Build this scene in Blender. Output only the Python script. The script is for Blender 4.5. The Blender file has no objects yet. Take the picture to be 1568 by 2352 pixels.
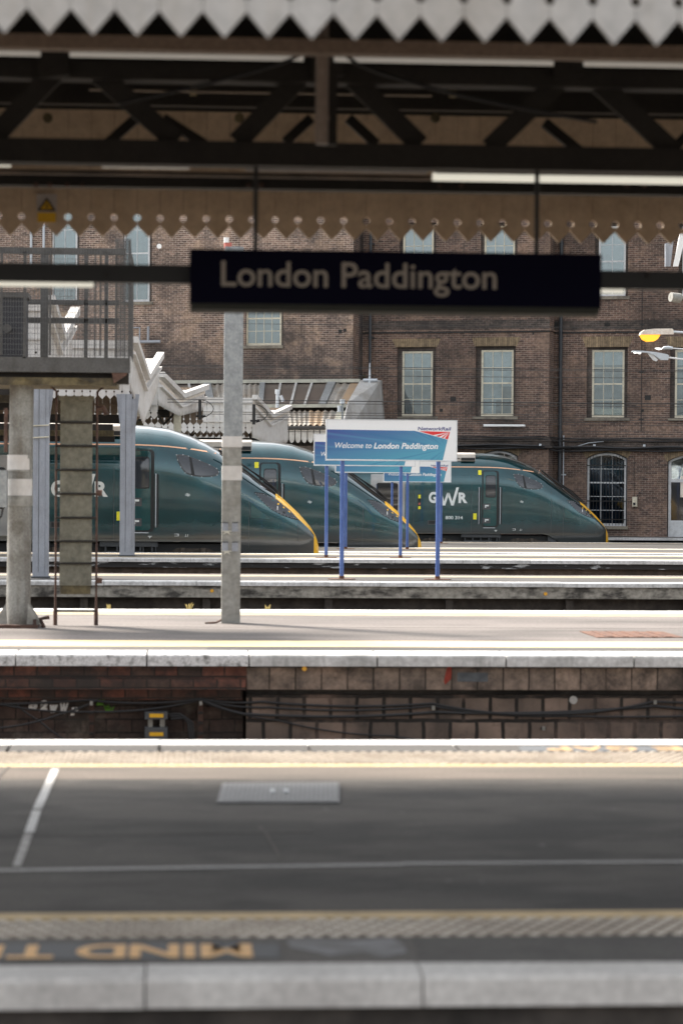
import bpy, bmesh, math, random
from mathutils import Vector, Matrix
random.seed(7)
S = bpy.context.scene
C = S.collection
rad = math.radians

# ------------------------------------------------------------------ camera, sky, sun, exposure
FPX = 5570.0; CX = 784.0; CY = 1176.0; CAMZ = 1.65
YAW = rad(3.76); PITCH = math.atan(64/FPX); ROLL = rad(0.40)
cd = bpy.data.cameras.new("camera"); cam = bpy.data.objects.new("camera", cd); C.objects.link(cam)
CR = Matrix.Rotation(-YAW, 3, 'Z') @ Matrix.Rotation(rad(90)-PITCH, 3, 'X') @ Matrix.Rotation(ROLL, 3, 'Z')
cam.matrix_world = Matrix.Translation((0, 0, CAMZ)) @ CR.to_4x4()
cd.sensor_fit = 'VERTICAL'; cd.sensor_height = 36.0; cd.lens = FPX*36/2352
cd.clip_start = 0.1; cd.clip_end = 2000
cd.dof.use_dof = True; cd.dof.focus_distance = 68.0; cd.dof.aperture_fstop = 2.8
S.camera = cam

SUN_EL = 47; SUN_AZ = 45          # sun stands beyond the trains, to the left
w = bpy.data.worlds.new("World"); S.world = w; w.use_nodes = True
nt = w.node_tree
for n in list(nt.nodes): nt.nodes.remove(n)
sky = nt.nodes.new('ShaderNodeTexSky'); sky.sky_type = 'NISHITA'; sky.sun_disc = False
sky.sun_elevation = rad(SUN_EL); sky.sun_rotation = rad(-SUN_AZ)
sky.air_density = 1.0; sky.dust_density = 3.5; sky.ozone_density = 0.8
hs = nt.nodes.new('ShaderNodeHueSaturation'); hs.inputs['Saturation'].default_value = 0.2
bg = nt.nodes.new('ShaderNodeBackground'); bg.inputs[1].default_value = 0.118
wo = nt.nodes.new('ShaderNodeOutputWorld')
nt.links.new(sky.outputs[0], hs.inputs['Color']); nt.links.new(hs.outputs[0], bg.inputs[0]); nt.links.new(bg.outputs[0], wo.inputs[0])
sd = bpy.data.lights.new("sun", 'SUN'); so = bpy.data.objects.new("sun", sd); C.objects.link(so)
sd.energy = 2.9; sd.angle = rad(8); sd.color = (1.0, 0.91, 0.80)
ds = Vector((-math.sin(rad(SUN_AZ))*math.cos(rad(SUN_EL)), math.cos(rad(SUN_AZ))*math.cos(rad(SUN_EL)), math.sin(rad(SUN_EL))))
so.rotation_euler = ds.to_track_quat('Z', 'Y').to_euler()
S.view_settings.view_transform = 'Standard'; S.view_settings.look = 'None'
S.view_settings.gamma = 1; S.view_settings.exposure = 1.75
S.render.engine = 'CYCLES'
S.cycles.max_bounces = 8; S.cycles.transparent_max_bounces = 12

# ------------------------------------------------------------------ sight lines (measured in the photo) to world points
def ray(xd, yd):
    return CR @ Vector(((xd-CX)/FPX, -(yd-CY)/FPX, -1.0))
def at_y(xd, yd, Y):
    r = ray(xd, yd); t = Y/r.y
    return Vector((r.x*t, Y, CAMZ+r.z*t))
def at_z(xd, yd, z):
    r = ray(xd, yd); t = (z-CAMZ)/r.z
    return Vector((r.x*t, r.y*t, z))
def gy(yd, z=0.0, xd=784): return at_z(xd, yd, z).y
def PX(xd, Y): return at_y(xd, 1112, Y).x
def PZ(yd, Y, xd=784): return at_y(xd, yd, Y).z

# ------------------------------------------------------------------ mesh helpers
ORG = {}
class MB:
    def __init__(s, fn=None): s.v = []; s.f = []; s.fn = fn
    def add(s, vs, fs):
        b = len(s.v)
        for p in vs: s.v.append(Vector(s.fn(*p)) if s.fn else Vector(p))
        for f in fs: s.f.append([b+i for i in f])
    def box(s, x0, x1, y0, y1, z0, z1):
        s.add([(x0,y0,z0),(x1,y0,z0),(x1,y1,z0),(x0,y1,z0),(x0,y0,z1),(x1,y0,z1),(x1,y1,z1),(x0,y1,z1)],
              [(0,3,2,1),(4,5,6,7),(0,1,5,4),(1,2,6,5),(2,3,7,6),(3,0,4,7)])
    def hexa(s, a, b):      # two quads of corners joined
        s.add(list(a)+list(b), [(3,2,1,0),(4,5,6,7),(0,1,5,4),(1,2,6,5),(2,3,7,6),(3,0,4,7)])
    def prism(s, poly, y0, y1):     # outline in x,z
        n = len(poly); A = sum(poly[i][0]*poly[(i+1)%n][1]-poly[(i+1)%n][0]*poly[i][1] for i in range(n))
        if A < 0: poly = poly[::-1]
        s.add([(x,y0,z) for x,z in poly]+[(x,y1,z) for x,z in poly],
              [list(range(n)), list(range(2*n-1,n-1,-1))]+[(i+n,(i+1)%n+n,(i+1)%n,i) for i in range(n)])
    def prismx(s, poly, x0, x1):    # outline in y,z
        n = len(poly); A = sum(poly[i][0]*poly[(i+1)%n][1]-poly[(i+1)%n][0]*poly[i][1] for i in range(n))
        if A < 0: poly = poly[::-1]
        s.add([(x1,y,z) for y,z in poly]+[(x0,y,z) for y,z in poly],
              [list(range(n)), list(range(2*n-1,n-1,-1))]+[(i+n,(i+1)%n+n,(i+1)%n,i) for i in range(n)])
    def prismz(s, poly, z0, z1):    # outline in x,y
        n = len(poly); A = sum(poly[i][0]*poly[(i+1)%n][1]-poly[(i+1)%n][0]*poly[i][1] for i in range(n))
        if A < 0: poly = poly[::-1]
        s.add([(x,y,z1) for x,y in poly]+[(x,y,z0) for x,y in poly],
              [list(range(n)), list(range(2*n-1,n-1,-1))]+[(i+n,(i+1)%n+n,(i+1)%n,i) for i in range(n)])
    def tube(s, pts, r, n=8):
        pts = [Vector(p) for p in pts]; rs = r if isinstance(r,(list,tuple)) else [r]*len(pts)
        base = len(s.v); up = None; vs = []
        for i, p in enumerate(pts):
            t = (pts[min(i+1,len(pts)-1)]-pts[max(i-1,0)]).normalized()
            if up is None: up = Vector((0,0,1)) if abs(t.z) < .9 else Vector((1,0,0))
            a = t.cross(up).normalized(); b = a.cross(t).normalized(); up = b
            for k in range(n):
                q = 2*math.pi*k/n; vs.append(p+a*math.cos(q)*rs[i]+b*math.sin(q)*rs[i])
        fs = [list(range(n))[::-1], list(range((len(pts)-1)*n, len(pts)*n))]
        for i in range(len(pts)-1):
            for k in range(n): fs.append((i*n+k, i*n+(k+1)%n, (i+1)*n+(k+1)%n, (i+1)*n+k))
        s.add([tuple(v) for v in vs], fs)
    def disc(s, x, z, r, y0, y1, n=14):
        s.prism([(x+r*math.cos(2*math.pi*k/n), z+r*math.sin(2*math.pi*k/n)) for k in range(n)], y0, y1)
    def text(s, txt, x0, x1, z0, z1, y, bold=0.0, shear=0.0, flat=None, thick=0.0):
        """letters fitted to x0..x1, z0..z1 (capital height), on the plane y; flat = function (x,z)->point"""
        cu = bpy.data.curves.new('lettering', 'FONT'); cu.body = txt; cu.size = 1; cu.offset = bold; cu.shear = shear
        cu.resolution_u = 4; cu.extrude = thick
        ob = bpy.data.objects.new('lettering', cu); C.objects.link(ob)
        dg = bpy.context.evaluated_depsgraph_get()
        me = bpy.data.meshes.new_from_object(ob.evaluated_get(dg))
        vs = [v.co.copy() for v in me.vertices]; fs = [list(p.vertices) for p in me.polygons]
        xs = [v.x for v in vs]; mx0, mx1 = min(xs), max(xs)
        cap = 0.729
        bpy.data.objects.remove(ob); bpy.data.curves.remove(cu); bpy.data.meshes.remove(me)
        out = []
        for v in vs:
            X = x0+(v.x-mx0)/(mx1-mx0)*(x1-x0); Z = z0+(v.y)/cap*(z1-z0)
            out.append(tuple(flat(X, Z)) if flat else (X, y-v.z, Z))
        s.add(out, fs)
    def build(s, name, mat, parent=None, smooth=False, base=None):
        if parent is not None: org = ORG[parent]
        elif base is not None: org = Vector(base)
        else:
            xs=[v.x for v in s.v]; ys=[v.y for v in s.v]; zs=[v.z for v in s.v]
            org = Vector(((min(xs)+max(xs))/2, (min(ys)+max(ys))/2, min(zs)))
        me = bpy.data.meshes.new(name)
        me.from_pydata([tuple(v-org) for v in s.v], [], s.f); me.update()
        me.materials.append(mat)
        if smooth:
            for p in me.polygons: p.use_smooth = True
            try: me.set_sharp_from_angle(angle=rad(35))
            except Exception: pass
        o = bpy.data.objects.new(name, me); C.objects.link(o)
        if parent is not None: o.parent = parent; ORG[o] = org
        else: o.location = org; ORG[o] = org
        return o
def tag(o, label=None, cat=None, group=None, kind=None):
    if label: o['label'] = label
    if cat: o['category'] = cat
    if group: o['group'] = group
    if kind: o['kind'] = kind
    return o
def thing(name, label, cat, loc, group=None, local=False, rotz=0.0, kind=None):
    o = bpy.data.objects.new(name, None); C.objects.link(o); o.location = loc; o.rotation_euler = (0,0,rotz)
    o.empty_display_size = .2
    ORG[o] = Vector((0,0,0)) if local else Vector(loc)
    return tag(o, label, cat, group, kind)
def dup(root, loc, label):
    r = root.copy(); C.objects.link(r); r.location = loc; r['label'] = label
    def rec(a, b):
        for ch in list(a.children):
            c = ch.copy(); C.objects.link(c); c.parent = b; rec(ch, c)
    rec(root, r); return r

# ------------------------------------------------------------------ materials
def newmat(name):
    m = bpy.data.materials.new(name); m.use_nodes = True; n = m.node_tree
    return m, n, n.nodes['Principled BSDF']
def N(n, t, **kw):
    x = n.nodes.new(t)
    for k, v in kw.items():
        if k in x.inputs: x.inputs[k].default_value = v
        else: setattr(x, k, v)
    return x
def mixc(n, fac, a, b, mode='MIX'):
    m = n.nodes.new('ShaderNodeMix'); m.data_type = 'RGBA'; m.blend_type = mode
    for sock, val in ((m.inputs[0], fac), (m.inputs[6], a), (m.inputs[7], b)):
        if hasattr(val, 'is_output') or isinstance(val, bpy.types.NodeSocket): n.links.new(val, sock)
        elif isinstance(val, (int, float)): sock.default_value = val
        else: sock.default_value = (*val, 1) if len(val) == 3 else val
    return m.outputs[2]
def coords(n, stretch=(1,1,1)):
    tc = N(n, 'ShaderNodeTexCoord'); mp = N(n, 'ShaderNodeMapping'); mp.inputs['Scale'].default_value = stretch
    n.links.new(tc.outputs['Object'], mp.inputs[0]); return mp.outputs[0]
def noise(n, vec, scale, detail=6, rough=.6):
    x = N(n, 'ShaderNodeTexNoise'); x.inputs['Scale'].default_value = scale; x.inputs['Detail'].default_value = detail
    x.inputs['Roughness'].default_value = rough; n.links.new(vec, x.inputs['Vector']); return x.outputs[0]
def ramp(n, fac, a, b, lo=0., hi=1.):
    r = N(n, 'ShaderNodeMapRange'); r.inputs[1].default_value = a; r.inputs[2].default_value = b
    r.inputs[3].default_value = lo; r.inputs[4].default_value = hi; n.links.new(fac, r.inputs[0]); return r.outputs[0]
def bump(n, p, h, strength, dist=0.01):
    b = N(n, 'ShaderNodeBump'); b.inputs['Strength'].default_value = strength; b.inputs['Distance'].default_value = dist
    n.links.new(h, b.inputs['Height']); n.links.new(b.outputs[0], p.inputs['Normal'])
def MAT(name, col, rough=.6, metal=0., col2=None, scale=2.0, cov=(.45,.65), grain=.15, gscale=40, stretch=(1,1,1), bmp=0., coat=0., streak=None, spec=.5):
    m, n, p = newmat(name); vec = coords(n, stretch)
    c = col
    if col2 is not None:
        c = mixc(n, ramp(n, noise(n, vec, scale), cov[0], cov[1]), col, col2)
    if streak is not None:
        v2 = coords(n, (8,8,.5)); c = mixc(n, ramp(n, noise(n, v2, 1.5), .5, .72, 0, streak[3] if len(streak)>3 else .7), c, streak[:3])
    g = noise(n, coords(n), gscale, 3)
    c = mixc(n, grain, c, mixc(n, 1.0, c, ramp_col(n, g), 'MULTIPLY'))
    n.links.new(c, p.inputs['Base Color'])
    p.inputs['Roughness'].default_value = rough; p.inputs['Metallic'].default_value = metal
    p.inputs['Coat Weight'].default_value = coat; p.inputs['Coat Roughness'].default_value = .06
    p.inputs['Specular IOR Level'].default_value = spec
    if bmp: bump(n, p, g, bmp, .01)
    return m
def ramp_col(n, g):
    r = N(n, 'ShaderNodeMapRange'); r.inputs[1].default_value=.3; r.inputs[2].default_value=.7; r.inputs[3].default_value=.35; r.inputs[4].default_value=1.6
    n.links.new(g, r.inputs[0]); return r.outputs[0]
def BRICK(name, c1, c2, mortar, bw, bh, ms, soot=(.03,.027,.025), sootcov=(.5,.75), stain=None, rough=.9, squash=1, soots=.35, bst=.5, lowsoot=None, wob=0.0, zo=0.0):
    m, n, p = newmat(name)
    tc = N(n, 'ShaderNodeTexCoord'); sp = N(n, 'ShaderNodeSeparateXYZ'); n.links.new(tc.outputs['Object'], sp.inputs[0])
    ad = N(n, 'ShaderNodeMath', operation='ADD'); n.links.new(sp.outputs[0], ad.inputs[0]); n.links.new(sp.outputs[1], ad.inputs[1])
    cb = N(n, 'ShaderNodeCombineXYZ'); n.links.new(ad.outputs[0], cb.inputs[0]); zsh = N(n, 'ShaderNodeMath', operation='ADD'); zsh.inputs[1].default_value = zo; n.links.new(sp.outputs[2], zsh.inputs[0]); n.links.new(zsh.outputs[0], cb.inputs[1])
    bk = N(n, 'ShaderNodeTexBrick')
    if wob:
        nv = N(n, 'ShaderNodeTexNoise'); nv.inputs['Scale'].default_value = 5; n.links.new(cb.outputs[0], nv.inputs['Vector'])
        sb = N(n, 'ShaderNodeVectorMath', operation='MULTIPLY_ADD'); n.links.new(nv.outputs['Color'], sb.inputs[0]); sb.inputs[1].default_value = (wob,wob,0); n.links.new(cb.outputs[0], sb.inputs[2])
        n.links.new(sb.outputs[0], bk.inputs['Vector'])
    else: n.links.new(cb.outputs[0], bk.inputs['Vector'])
    bk.inputs['Scale'].default_value = 1; bk.inputs['Brick Width'].default_value = bw; bk.inputs['Row Height'].default_value = bh
    bk.inputs['Mortar Size'].default_value = ms; bk.inputs['Mortar Smooth'].default_value = .3; bk.inputs['Bias'].default_value = 0
    bk.inputs['Color1'].default_value = (*c1,1); bk.inputs['Color2'].default_value = (*c2,1); bk.inputs['Mortar'].default_value = (*mortar,1)
    v = cb.outputs[0]
    c = bk.outputs['Color']
    if stain: c = mixc(n, ramp(n, noise(n, v, .9, 8, .7), .5, .62, 0, .55), c, stain)
    # whole bricks that burnt lighter or darker
    c = mixc(n, .8, c, mixc(n, 1.0, c, ramp_col(n, noise(n, v, 6, 5, .8)), 'MULTIPLY'))
    c = mixc(n, ramp(n, noise(n, v, soots, 9, .72), sootcov[0], sootcov[1], 0, .8), c, soot)
    # slow change of tone along the wall, and rain-washed streaks
    c = mixc(n, 1.0, c, ramp(n, noise(n, v, .22, 4, .6), .35, .65, .72, 1.25), 'MULTIPLY')
    ms = N(n, 'ShaderNodeMapping'); ms.inputs['Scale'].default_value = (1.6,.13,1); n.links.new(v, ms.inputs[0])
    c = mixc(n, ramp(n, noise(n, ms.outputs[0], 1.0, 7, .75), .52, .68, 0, .5), c, soot)
    if lowsoot:      # soot that settled on the lower courses
        zz = N(n, 'ShaderNodeMath', operation='ADD'); n.links.new(sp.outputs[2], zz.inputs[0]); n.links.new(ramp(n, noise(n, v, .9, 6, .7), .3, .7, -1.2, 1.2), zz.inputs[1])
        c = mixc(n, ramp(n, zz.outputs[0], lowsoot[0], lowsoot[1], 0, .75), c, soot)
    n.links.new(c, p.inputs['Base Color']); p.inputs['Roughness'].default_value = rough
    b = N(n, 'ShaderNodeBump'); b.inputs['Strength'].default_value = bst; b.inputs['Distance'].default_value = .01; b.invert = True
    n.links.new(bk.outputs['Fac'], b.inputs['Height']); n.links.new(b.outputs[0], p.inputs['Normal'])
    return m

m_paving   = MAT('paving', (.175,.158,.148), .85, col2=(.105,.096,.091), scale=.5, cov=(.42,.6), grain=.3, gscale=25, stretch=(.35,1,1), spec=.12)
m_paving2  = MAT('paving_grey', (.100,.097,.093), .85, col2=(.068,.065,.063), scale=1.2, cov=(.4,.65), grain=.3, stretch=(.3,1,1), spec=.12)
m_cream    = MAT('tactile_cream', (.33,.285,.21), .8, col2=(.24,.21,.16), scale=2.5, grain=.3, spec=.12)
m_tact     = MAT('tactile_blister', (.60,.54,.46), .8, col2=(.42,.37,.31), scale=2.2, cov=(.4,.62), grain=.35, gscale=60, spec=.12)
m_tactgap  = MAT('tactile_base', (.21,.165,.13), .85, col2=(.13,.105,.085), scale=3, grain=.3, spec=.12)
m_yellow   = MAT('yellow_line', (.62,.47,.27), .7, col2=(.48,.36,.2), scale=4, grain=.25, spec=.12)
m_asphalt  = None
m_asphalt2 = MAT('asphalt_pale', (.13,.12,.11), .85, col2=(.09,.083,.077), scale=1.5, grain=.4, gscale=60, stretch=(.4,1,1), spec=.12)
m_white    = MAT('worn_white_paint', (.62,.62,.61), .6, col2=(.46,.46,.45), scale=2.5, grain=.3, gscale=18, streak=(.3,.3,.29,.5), bmp=.1, spec=.12)
m_whitep   = MAT('pitted_white_paint', (.66,.66,.66), .7, col2=(.2,.2,.19), scale=14, cov=(.5,.68), grain=.4, gscale=60, bmp=.3, spec=.12)
m_nearcop  = MAT('coping_grey', (.56,.54,.51), .6, col2=(.46,.44,.415), scale=1.6, grain=.25, gscale=30, spec=.12)
m_conc     = MAT('old_concrete', (.30,.285,.25), .9, col2=(.07,.066,.06), scale=2.4, cov=(.48,.6), grain=.5, gscale=12, stretch=(.6,1,1.6), bmp=.3, spec=.12)
m_dark     = MAT('dark_wall', (.06,.052,.045), .9, col2=(.02,.018,.016), scale=1.3, grain=.5, gscale=8)
m_peel     = MAT('peeling_wall', (.025,.024,.024), .8, col2=(.42,.44,.45), scale=1.9, cov=(.56,.62), grain=.4, stretch=(1,1,5))
m_brown    = MAT('brown_wall', (.13,.10,.08), .9, col2=(.06,.05,.042), scale=.9, grain=.5, gscale=6)
m_ballast  = MAT('ballast', (.1,.085,.07), .95, col2=(.05,.042,.036), scale=12, grain=.7, gscale=30, bmp=.8)
m_rail     = MAT('rail_steel', (.2,.13,.09), .5, metal=.6)
m_black    = MAT('black_metal', (.006,.0055,.005), .45, grain=.3)
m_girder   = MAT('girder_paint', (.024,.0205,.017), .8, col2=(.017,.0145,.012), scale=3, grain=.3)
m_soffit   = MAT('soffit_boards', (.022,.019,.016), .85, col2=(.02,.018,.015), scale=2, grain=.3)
m_beige    = MAT('beige_fascia', (.52,.40,.285), .75, col2=(.46,.35,.245), scale=2, grain=.2, gscale=20, streak=(.40,.29,.18,.35))
m_fascia   = MAT('white_fascia', (.47,.45,.42), .65, col2=(.41,.375,.33), scale=1.3, grain=.2, gscale=15, streak=(.36,.31,.25,.45))
m_wcanopy  = MAT('canopy_white', (.62,.605,.585), .6, col2=(.52,.49,.455), scale=1.2, grain=.12, gscale=10, streak=(.45,.39,.33,.22))
m_wcanopyg = MAT('canopy_greywhite', (.46,.46,.45), .7, col2=(.37,.355,.33), scale=1.5, grain=.25, streak=(.22,.2,.18,.35))
m_galv     = MAT('galvanised', (.33,.35,.36), .5, metal=.35, col2=(.24,.26,.27), scale=9, grain=.25, gscale=30)
m_greypole = MAT('grey_steel_paint', (.31,.33,.37), .5, col2=(.26,.275,.30), scale=3, grain=.15, streak=(.19,.19,.2,.5))
m_oldgalv  = MAT('weathered_post', (.31,.305,.28), .7, col2=(.22,.215,.19), scale=6, cov=(.4,.7), grain=.35, gscale=14, streak=(.16,.14,.11,.5))
m_tubepost = MAT('stained_tube', (.27,.27,.25), .55, col2=(.15,.14,.12), scale=3, cov=(.42,.62), grain=.35, streak=(.12,.1,.08,.6))
m_basket   = MAT('dark_galvanised', (.085,.084,.082), .7, metal=.05, col2=(.06,.058,.055), scale=6, grain=.3)
m_mesh     = MAT('mesh_wire', (.12,.12,.12), .6, metal=.3)
m_rustbrn  = MAT('rusty_steel', (.10,.055,.04), .85, col2=(.05,.03,.025), scale=6, grain=.5, gscale=20)
m_oldwood  = MAT('stained_timber', (.13,.105,.055), .85, col2=(.055,.045,.03), scale=4, grain=.5, gscale=14)
m_shield   = MAT('grp_shield', (.185,.178,.14), .8, col2=(.14,.135,.105), scale=5, grain=.4, gscale=16, streak=(.14,.125,.1,.35))
m_blue     = MAT('blue_post_paint', (.06,.115,.32), .45, col2=(.09,.155,.38), scale=3, grain=.25, stretch=(3,3,1))
m_rust     = MAT('rust', (.13,.06,.035), .9, col2=(.07,.035,.025), scale=8, grain=.5)
m_boardw   = MAT('board_white', (.86,.86,.85), .4, grain=.03)
m_lamp     = MAT('lamp_grey', (.48,.52,.56), .4, metal=.1, grain=.1)
m_lampcream= MAT('lamp_cream', (.74,.68,.60), .5, col2=(.6,.52,.45), scale=8, grain=.15)
m_pipe     = MAT('pipe_bluegrey', (.035,.042,.05), .4, grain=.3, gscale=8)
m_cable    = MAT('cable_black', (.02,.02,.021), .5)
m_sill     = MAT('stone_sill', (.24,.215,.17), .85, col2=(.13,.115,.095), scale=3, grain=.4)
m_lintel   = BRICK('gauged_brick', (.30,.225,.135), (.20,.15,.095), (.08,.062,.048), .085, 2.0, .007, sootcov=(.55,.85), soots=1.2)
m_winframe = MAT('cream_window_paint', (.62,.58,.46), .6, col2=(.50,.46,.36), scale=6, grain=.2)
m_winwhite = MAT('white_window_paint', (.62,.64,.65), .5, col2=(.5,.51,.52), scale=6, grain=.15)
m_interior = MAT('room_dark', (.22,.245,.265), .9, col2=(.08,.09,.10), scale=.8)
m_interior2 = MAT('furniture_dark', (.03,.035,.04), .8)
m_blind    = MAT('blind', (.40,.43,.44), .8, col2=(.30,.33,.34), scale=3, grain=.1)
m_facade   = BRICK('london_stock_brick', (.20,.122,.092), (.078,.050,.042), (.29,.235,.195), .23, .078, .010, soot=(.038,.032,.030), sootcov=(.47,.68), stain=(.26,.175,.125))
m_facade2  = BRICK('stock_brick_pale', (.28,.187,.145), (.105,.072,.060), (.44,.365,.305), .23, .078, .011, soot=(.045,.038,.036), sootcov=(.50,.64), stain=(.37,.26,.18), soots=.5, lowsoot=(7.6,5.8))
m_sootband = BRICK('sooty_brick', (.12,.09,.076), (.06,.05,.045), (.18,.155,.135), .23, .078, .008, sootcov=(.4,.62), soots=.8)
m_redbrick = BRICK('red_engineering_brick', (.19,.068,.045), (.075,.052,.042), (.030,.024,.020), .225, .107, .008, sootcov=(.42,.58), soots=2.2, wob=.012, bst=1)
m_block    = BRICK('block_wall', (.30,.225,.175), (.20,.155,.125), (.05,.038,.03), .253, .232, .009, sootcov=(.44,.62), soots=1.9, wob=.014, bst=.8, zo=.117, stain=(.34,.24,.18))
m_block2   = BRICK('block_wall_lower', (.30,.22,.175), (.17,.13,.105), (.022,.018,.015), .26, .238, .020, sootcov=(.42,.6), soots=1.5, wob=.03, bst=1, zo=.40, stain=(.36,.25,.20))
m_lowwall  = BRICK('dark_low_brick', (.10,.062,.050), (.055,.042,.036), (.022,.018,.016), .25, .13, .008, sootcov=(.44,.66), soots=1.4, stain=(.26,.23,.19), wob=.015)

def glassmat(name, tint, refl=.3, rough=.03):
    m, n, p = newmat(name); n.nodes.remove(p); out = n.nodes['Material Output']
    tr = N(n, 'ShaderNodeBsdfTransparent'); tr.inputs[0].default_value = (*tint,1)
    gl = N(n, 'ShaderNodeBsdfGlossy'); gl.inputs['Roughness'].default_value = rough; gl.inputs[0].default_value = (.8,.88,.9,1)
    b = N(n, 'ShaderNodeBump'); b.inputs['Strength'].default_value = .05; b.inputs['Distance'].default_value = .05
    n.links.new(noise(n, coords(n), 1.3, 2), b.inputs['Height']); n.links.new(b.outputs[0], gl.inputs['Normal'])
    mx = N(n, 'ShaderNodeMixShader'); mx.inputs[0].default_value = refl
    n.links.new(tr.outputs[0], mx.inputs[1]); n.links.new(gl.outputs[0], mx.inputs[2]); n.links.new(mx.outputs[0], out.inputs[0])
    return m
m_pane = glassmat('window_glass', (.80,.86,.88), .2)
m_panedark = glassmat('barred_window_glass', (.42,.48,.56), .07)
m_roofglass = MAT('dirty_roof_glass', (.13,.105,.088), .35, col2=(.105,.085,.075), scale=1.5, grain=.15)
m_corr = MAT('corrugated_sheet', (.34,.325,.295), .6, col2=(.25,.215,.175), scale=2.2, cov=(.4,.6), grain=.3, gscale=10, stretch=(1.2,.4,.4))
m_corrtan = MAT('corrugated_stained', (.36,.255,.16), .7, col2=(.29,.22,.16), scale=2.5, grain=.3)

def asphaltmat():
    m, n, p = newmat('asphalt'); v = coords(n)
    c = mixc(n, ramp(n, noise(n, coords(n,(.35,1,1)), 1.1, 8, .7), .44, .57), (.098,.090,.082), (.052,.049,.046))
    c = mixc(n, ramp(n, noise(n, coords(n,(.8,1.6,1)), 3.2, 8, .75), .52, .70, 0, .55), c, (.135,.125,.115))
    c = mixc(n, ramp(n, noise(n, v, .8, 3, .5), .54, .60, 0, .5), c, (.042,.040,.038))
    vo = N(n, 'ShaderNodeTexVoronoi'); vo.inputs['Scale'].default_value = 2.6; n.links.new(v, vo.inputs['Vector'])
    c = mixc(n, ramp(n, vo.outputs['Distance'], .055, .035, 0, .75), c, (.22,.21,.20))     # trodden gum
    g = noise(n, v, 90, 3); c = mixc(n, .6, c, mixc(n, 1.0, c, ramp_col(n, g), 'MULTIPLY'))
    n.links.new(c, p.inputs['Base Color']); p.inputs['Roughness'].default_value = .85; p.inputs['Specular IOR Level'].default_value = .2; bump(n, p, g, .3, .01); return m
m_asphalt = asphaltmat()
def emis(name, col, strength, base=(.8,.8,.8)):
    m, n, p = newmat(name); p.inputs['Base Color'].default_value = (*base,1)
    p.inputs['Emission Color'].default_value = (*col,1); p.inputs['Emission Strength'].default_value = strength
    p.inputs['Roughness'].default_value = .4; return m
m_tubeon  = emis('tube_lit', (1,.95,.8), .20, (.5,.48,.42))
m_tubedim = emis('tube_dim', (1,.93,.82), .065, (.42,.38,.33))
m_amber   = emis('amber_lens', (1,.40,.02), .38, (.85,.4,.03))
m_led     = emis('led_white', (1,1,.95), .8)

# train paint; low down, road dirt plus dark reflections painted into the colour
def paint(name, col, grime_shade=True, metal=0.0):
    m, n, p = newmat(name); vec = coords(n)
    c = mixc(n, .4, col, mixc(n, 1.0, col, ramp_col(n, noise(n, vec, 1.5, 4)), 'MULTIPLY'))
    rr = .28; p.inputs['Metallic'].default_value = metal
    if grime_shade:
        sp = N(n, 'ShaderNodeSeparateXYZ'); n.links.new(vec, sp.inputs[0])
        z = N(n, 'ShaderNodeMath', operation='ADD'); n.links.new(sp.outputs[2], z.inputs[0])
        nz = ramp(n, noise(n, coords(n, (1,1,2)), 1.2, 5), 0, 1, -.35, .35); n.links.new(nz, z.inputs[1])
        g = ramp(n, z.outputs[0], .72, .28, 0, .85)
        c = mixc(n, g, c, (.028,.026,.025))
        n.links.new(ramp(n, g, 0, 1, metal, 0), p.inputs['Metallic'])
        r2 = ramp(n, g, 0, 1, .22, .6); n.links.new(r2, p.inputs['Roughness'])
    else: p.inputs['Roughness'].default_value = rr
    n.links.new(c, p.inputs['Base Color'])
    p.inputs['Coat Weight'].default_value = 1; p.inputs['Coat Roughness'].default_value = .08; p.inputs['Coat IOR'].default_value = 1.62
    b = N(n, 'ShaderNodeBump'); b.inputs['Strength'].default_value = .12; b.inputs['Distance'].default_value = .02
    n.links.new(noise(n, coords(n, (.6,1,1)), 1.1, 2), b.inputs['Height'])
    n.links.new(b.outputs[0], p.inputs['Normal']); n.links.new(b.outputs[0], p.inputs['Coat Normal'])
    return m
m_green = paint('train_green', (.007,.060,.072), True, .7)
m_doorg = paint('train_door_green', (.007,.066,.072), False, .7)
m_nose  = MAT('train_yellow', (.92,.50,.012), .3, grain=.04, coat=.4)
m_tgrey = paint('train_grey', (.30,.31,.31), False)
m_troof = paint('train_roof_grey', (.10,.12,.125), False)
m_tcream= MAT('roof_fairing', (.62,.58,.52), .5, col2=(.5,.46,.41), scale=2, grain=.15)
m_tglass, _n, _p = newmat('train_glass'); _p.inputs['Base Color'].default_value = (.012,.014,.016,1); _p.inputs['Roughness'].default_value=.05; _p.inputs['Coat Weight'].default_value=1
m_sidegl, _n, _p = newmat('cab_glass'); _p.inputs['Base Color'].default_value = (.022,.028,.036,1); _p.inputs['Roughness'].default_value=.05; _p.inputs['Coat Weight'].default_value=1
m_orange = MAT('orange_line', (.75,.43,.27), .4, grain=.05)
m_seal  = MAT('rubber_seal', (.012,.014,.015), .6)
m_sticker = MAT('yellow_sticker', (.85,.78,.03), .5, grain=.05)
m_logo  = MAT('logo_white', (.72,.76,.76), .45, grain=.05)
m_teal  = MAT('teal_label', (.08,.45,.33), .5)
m_redl  = MAT('red_label', (.5,.13,.1), .5)
m_under = MAT('underframe_grime', (.09,.075,.06), .9, col2=(.04,.033,.028), scale=4, grain=.5, gscale=12)
m_ugrey = MAT('underframe_grey', (.07,.075,.08), .7, grain=.3)

XL, XR = -45.0, 75.0

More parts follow.
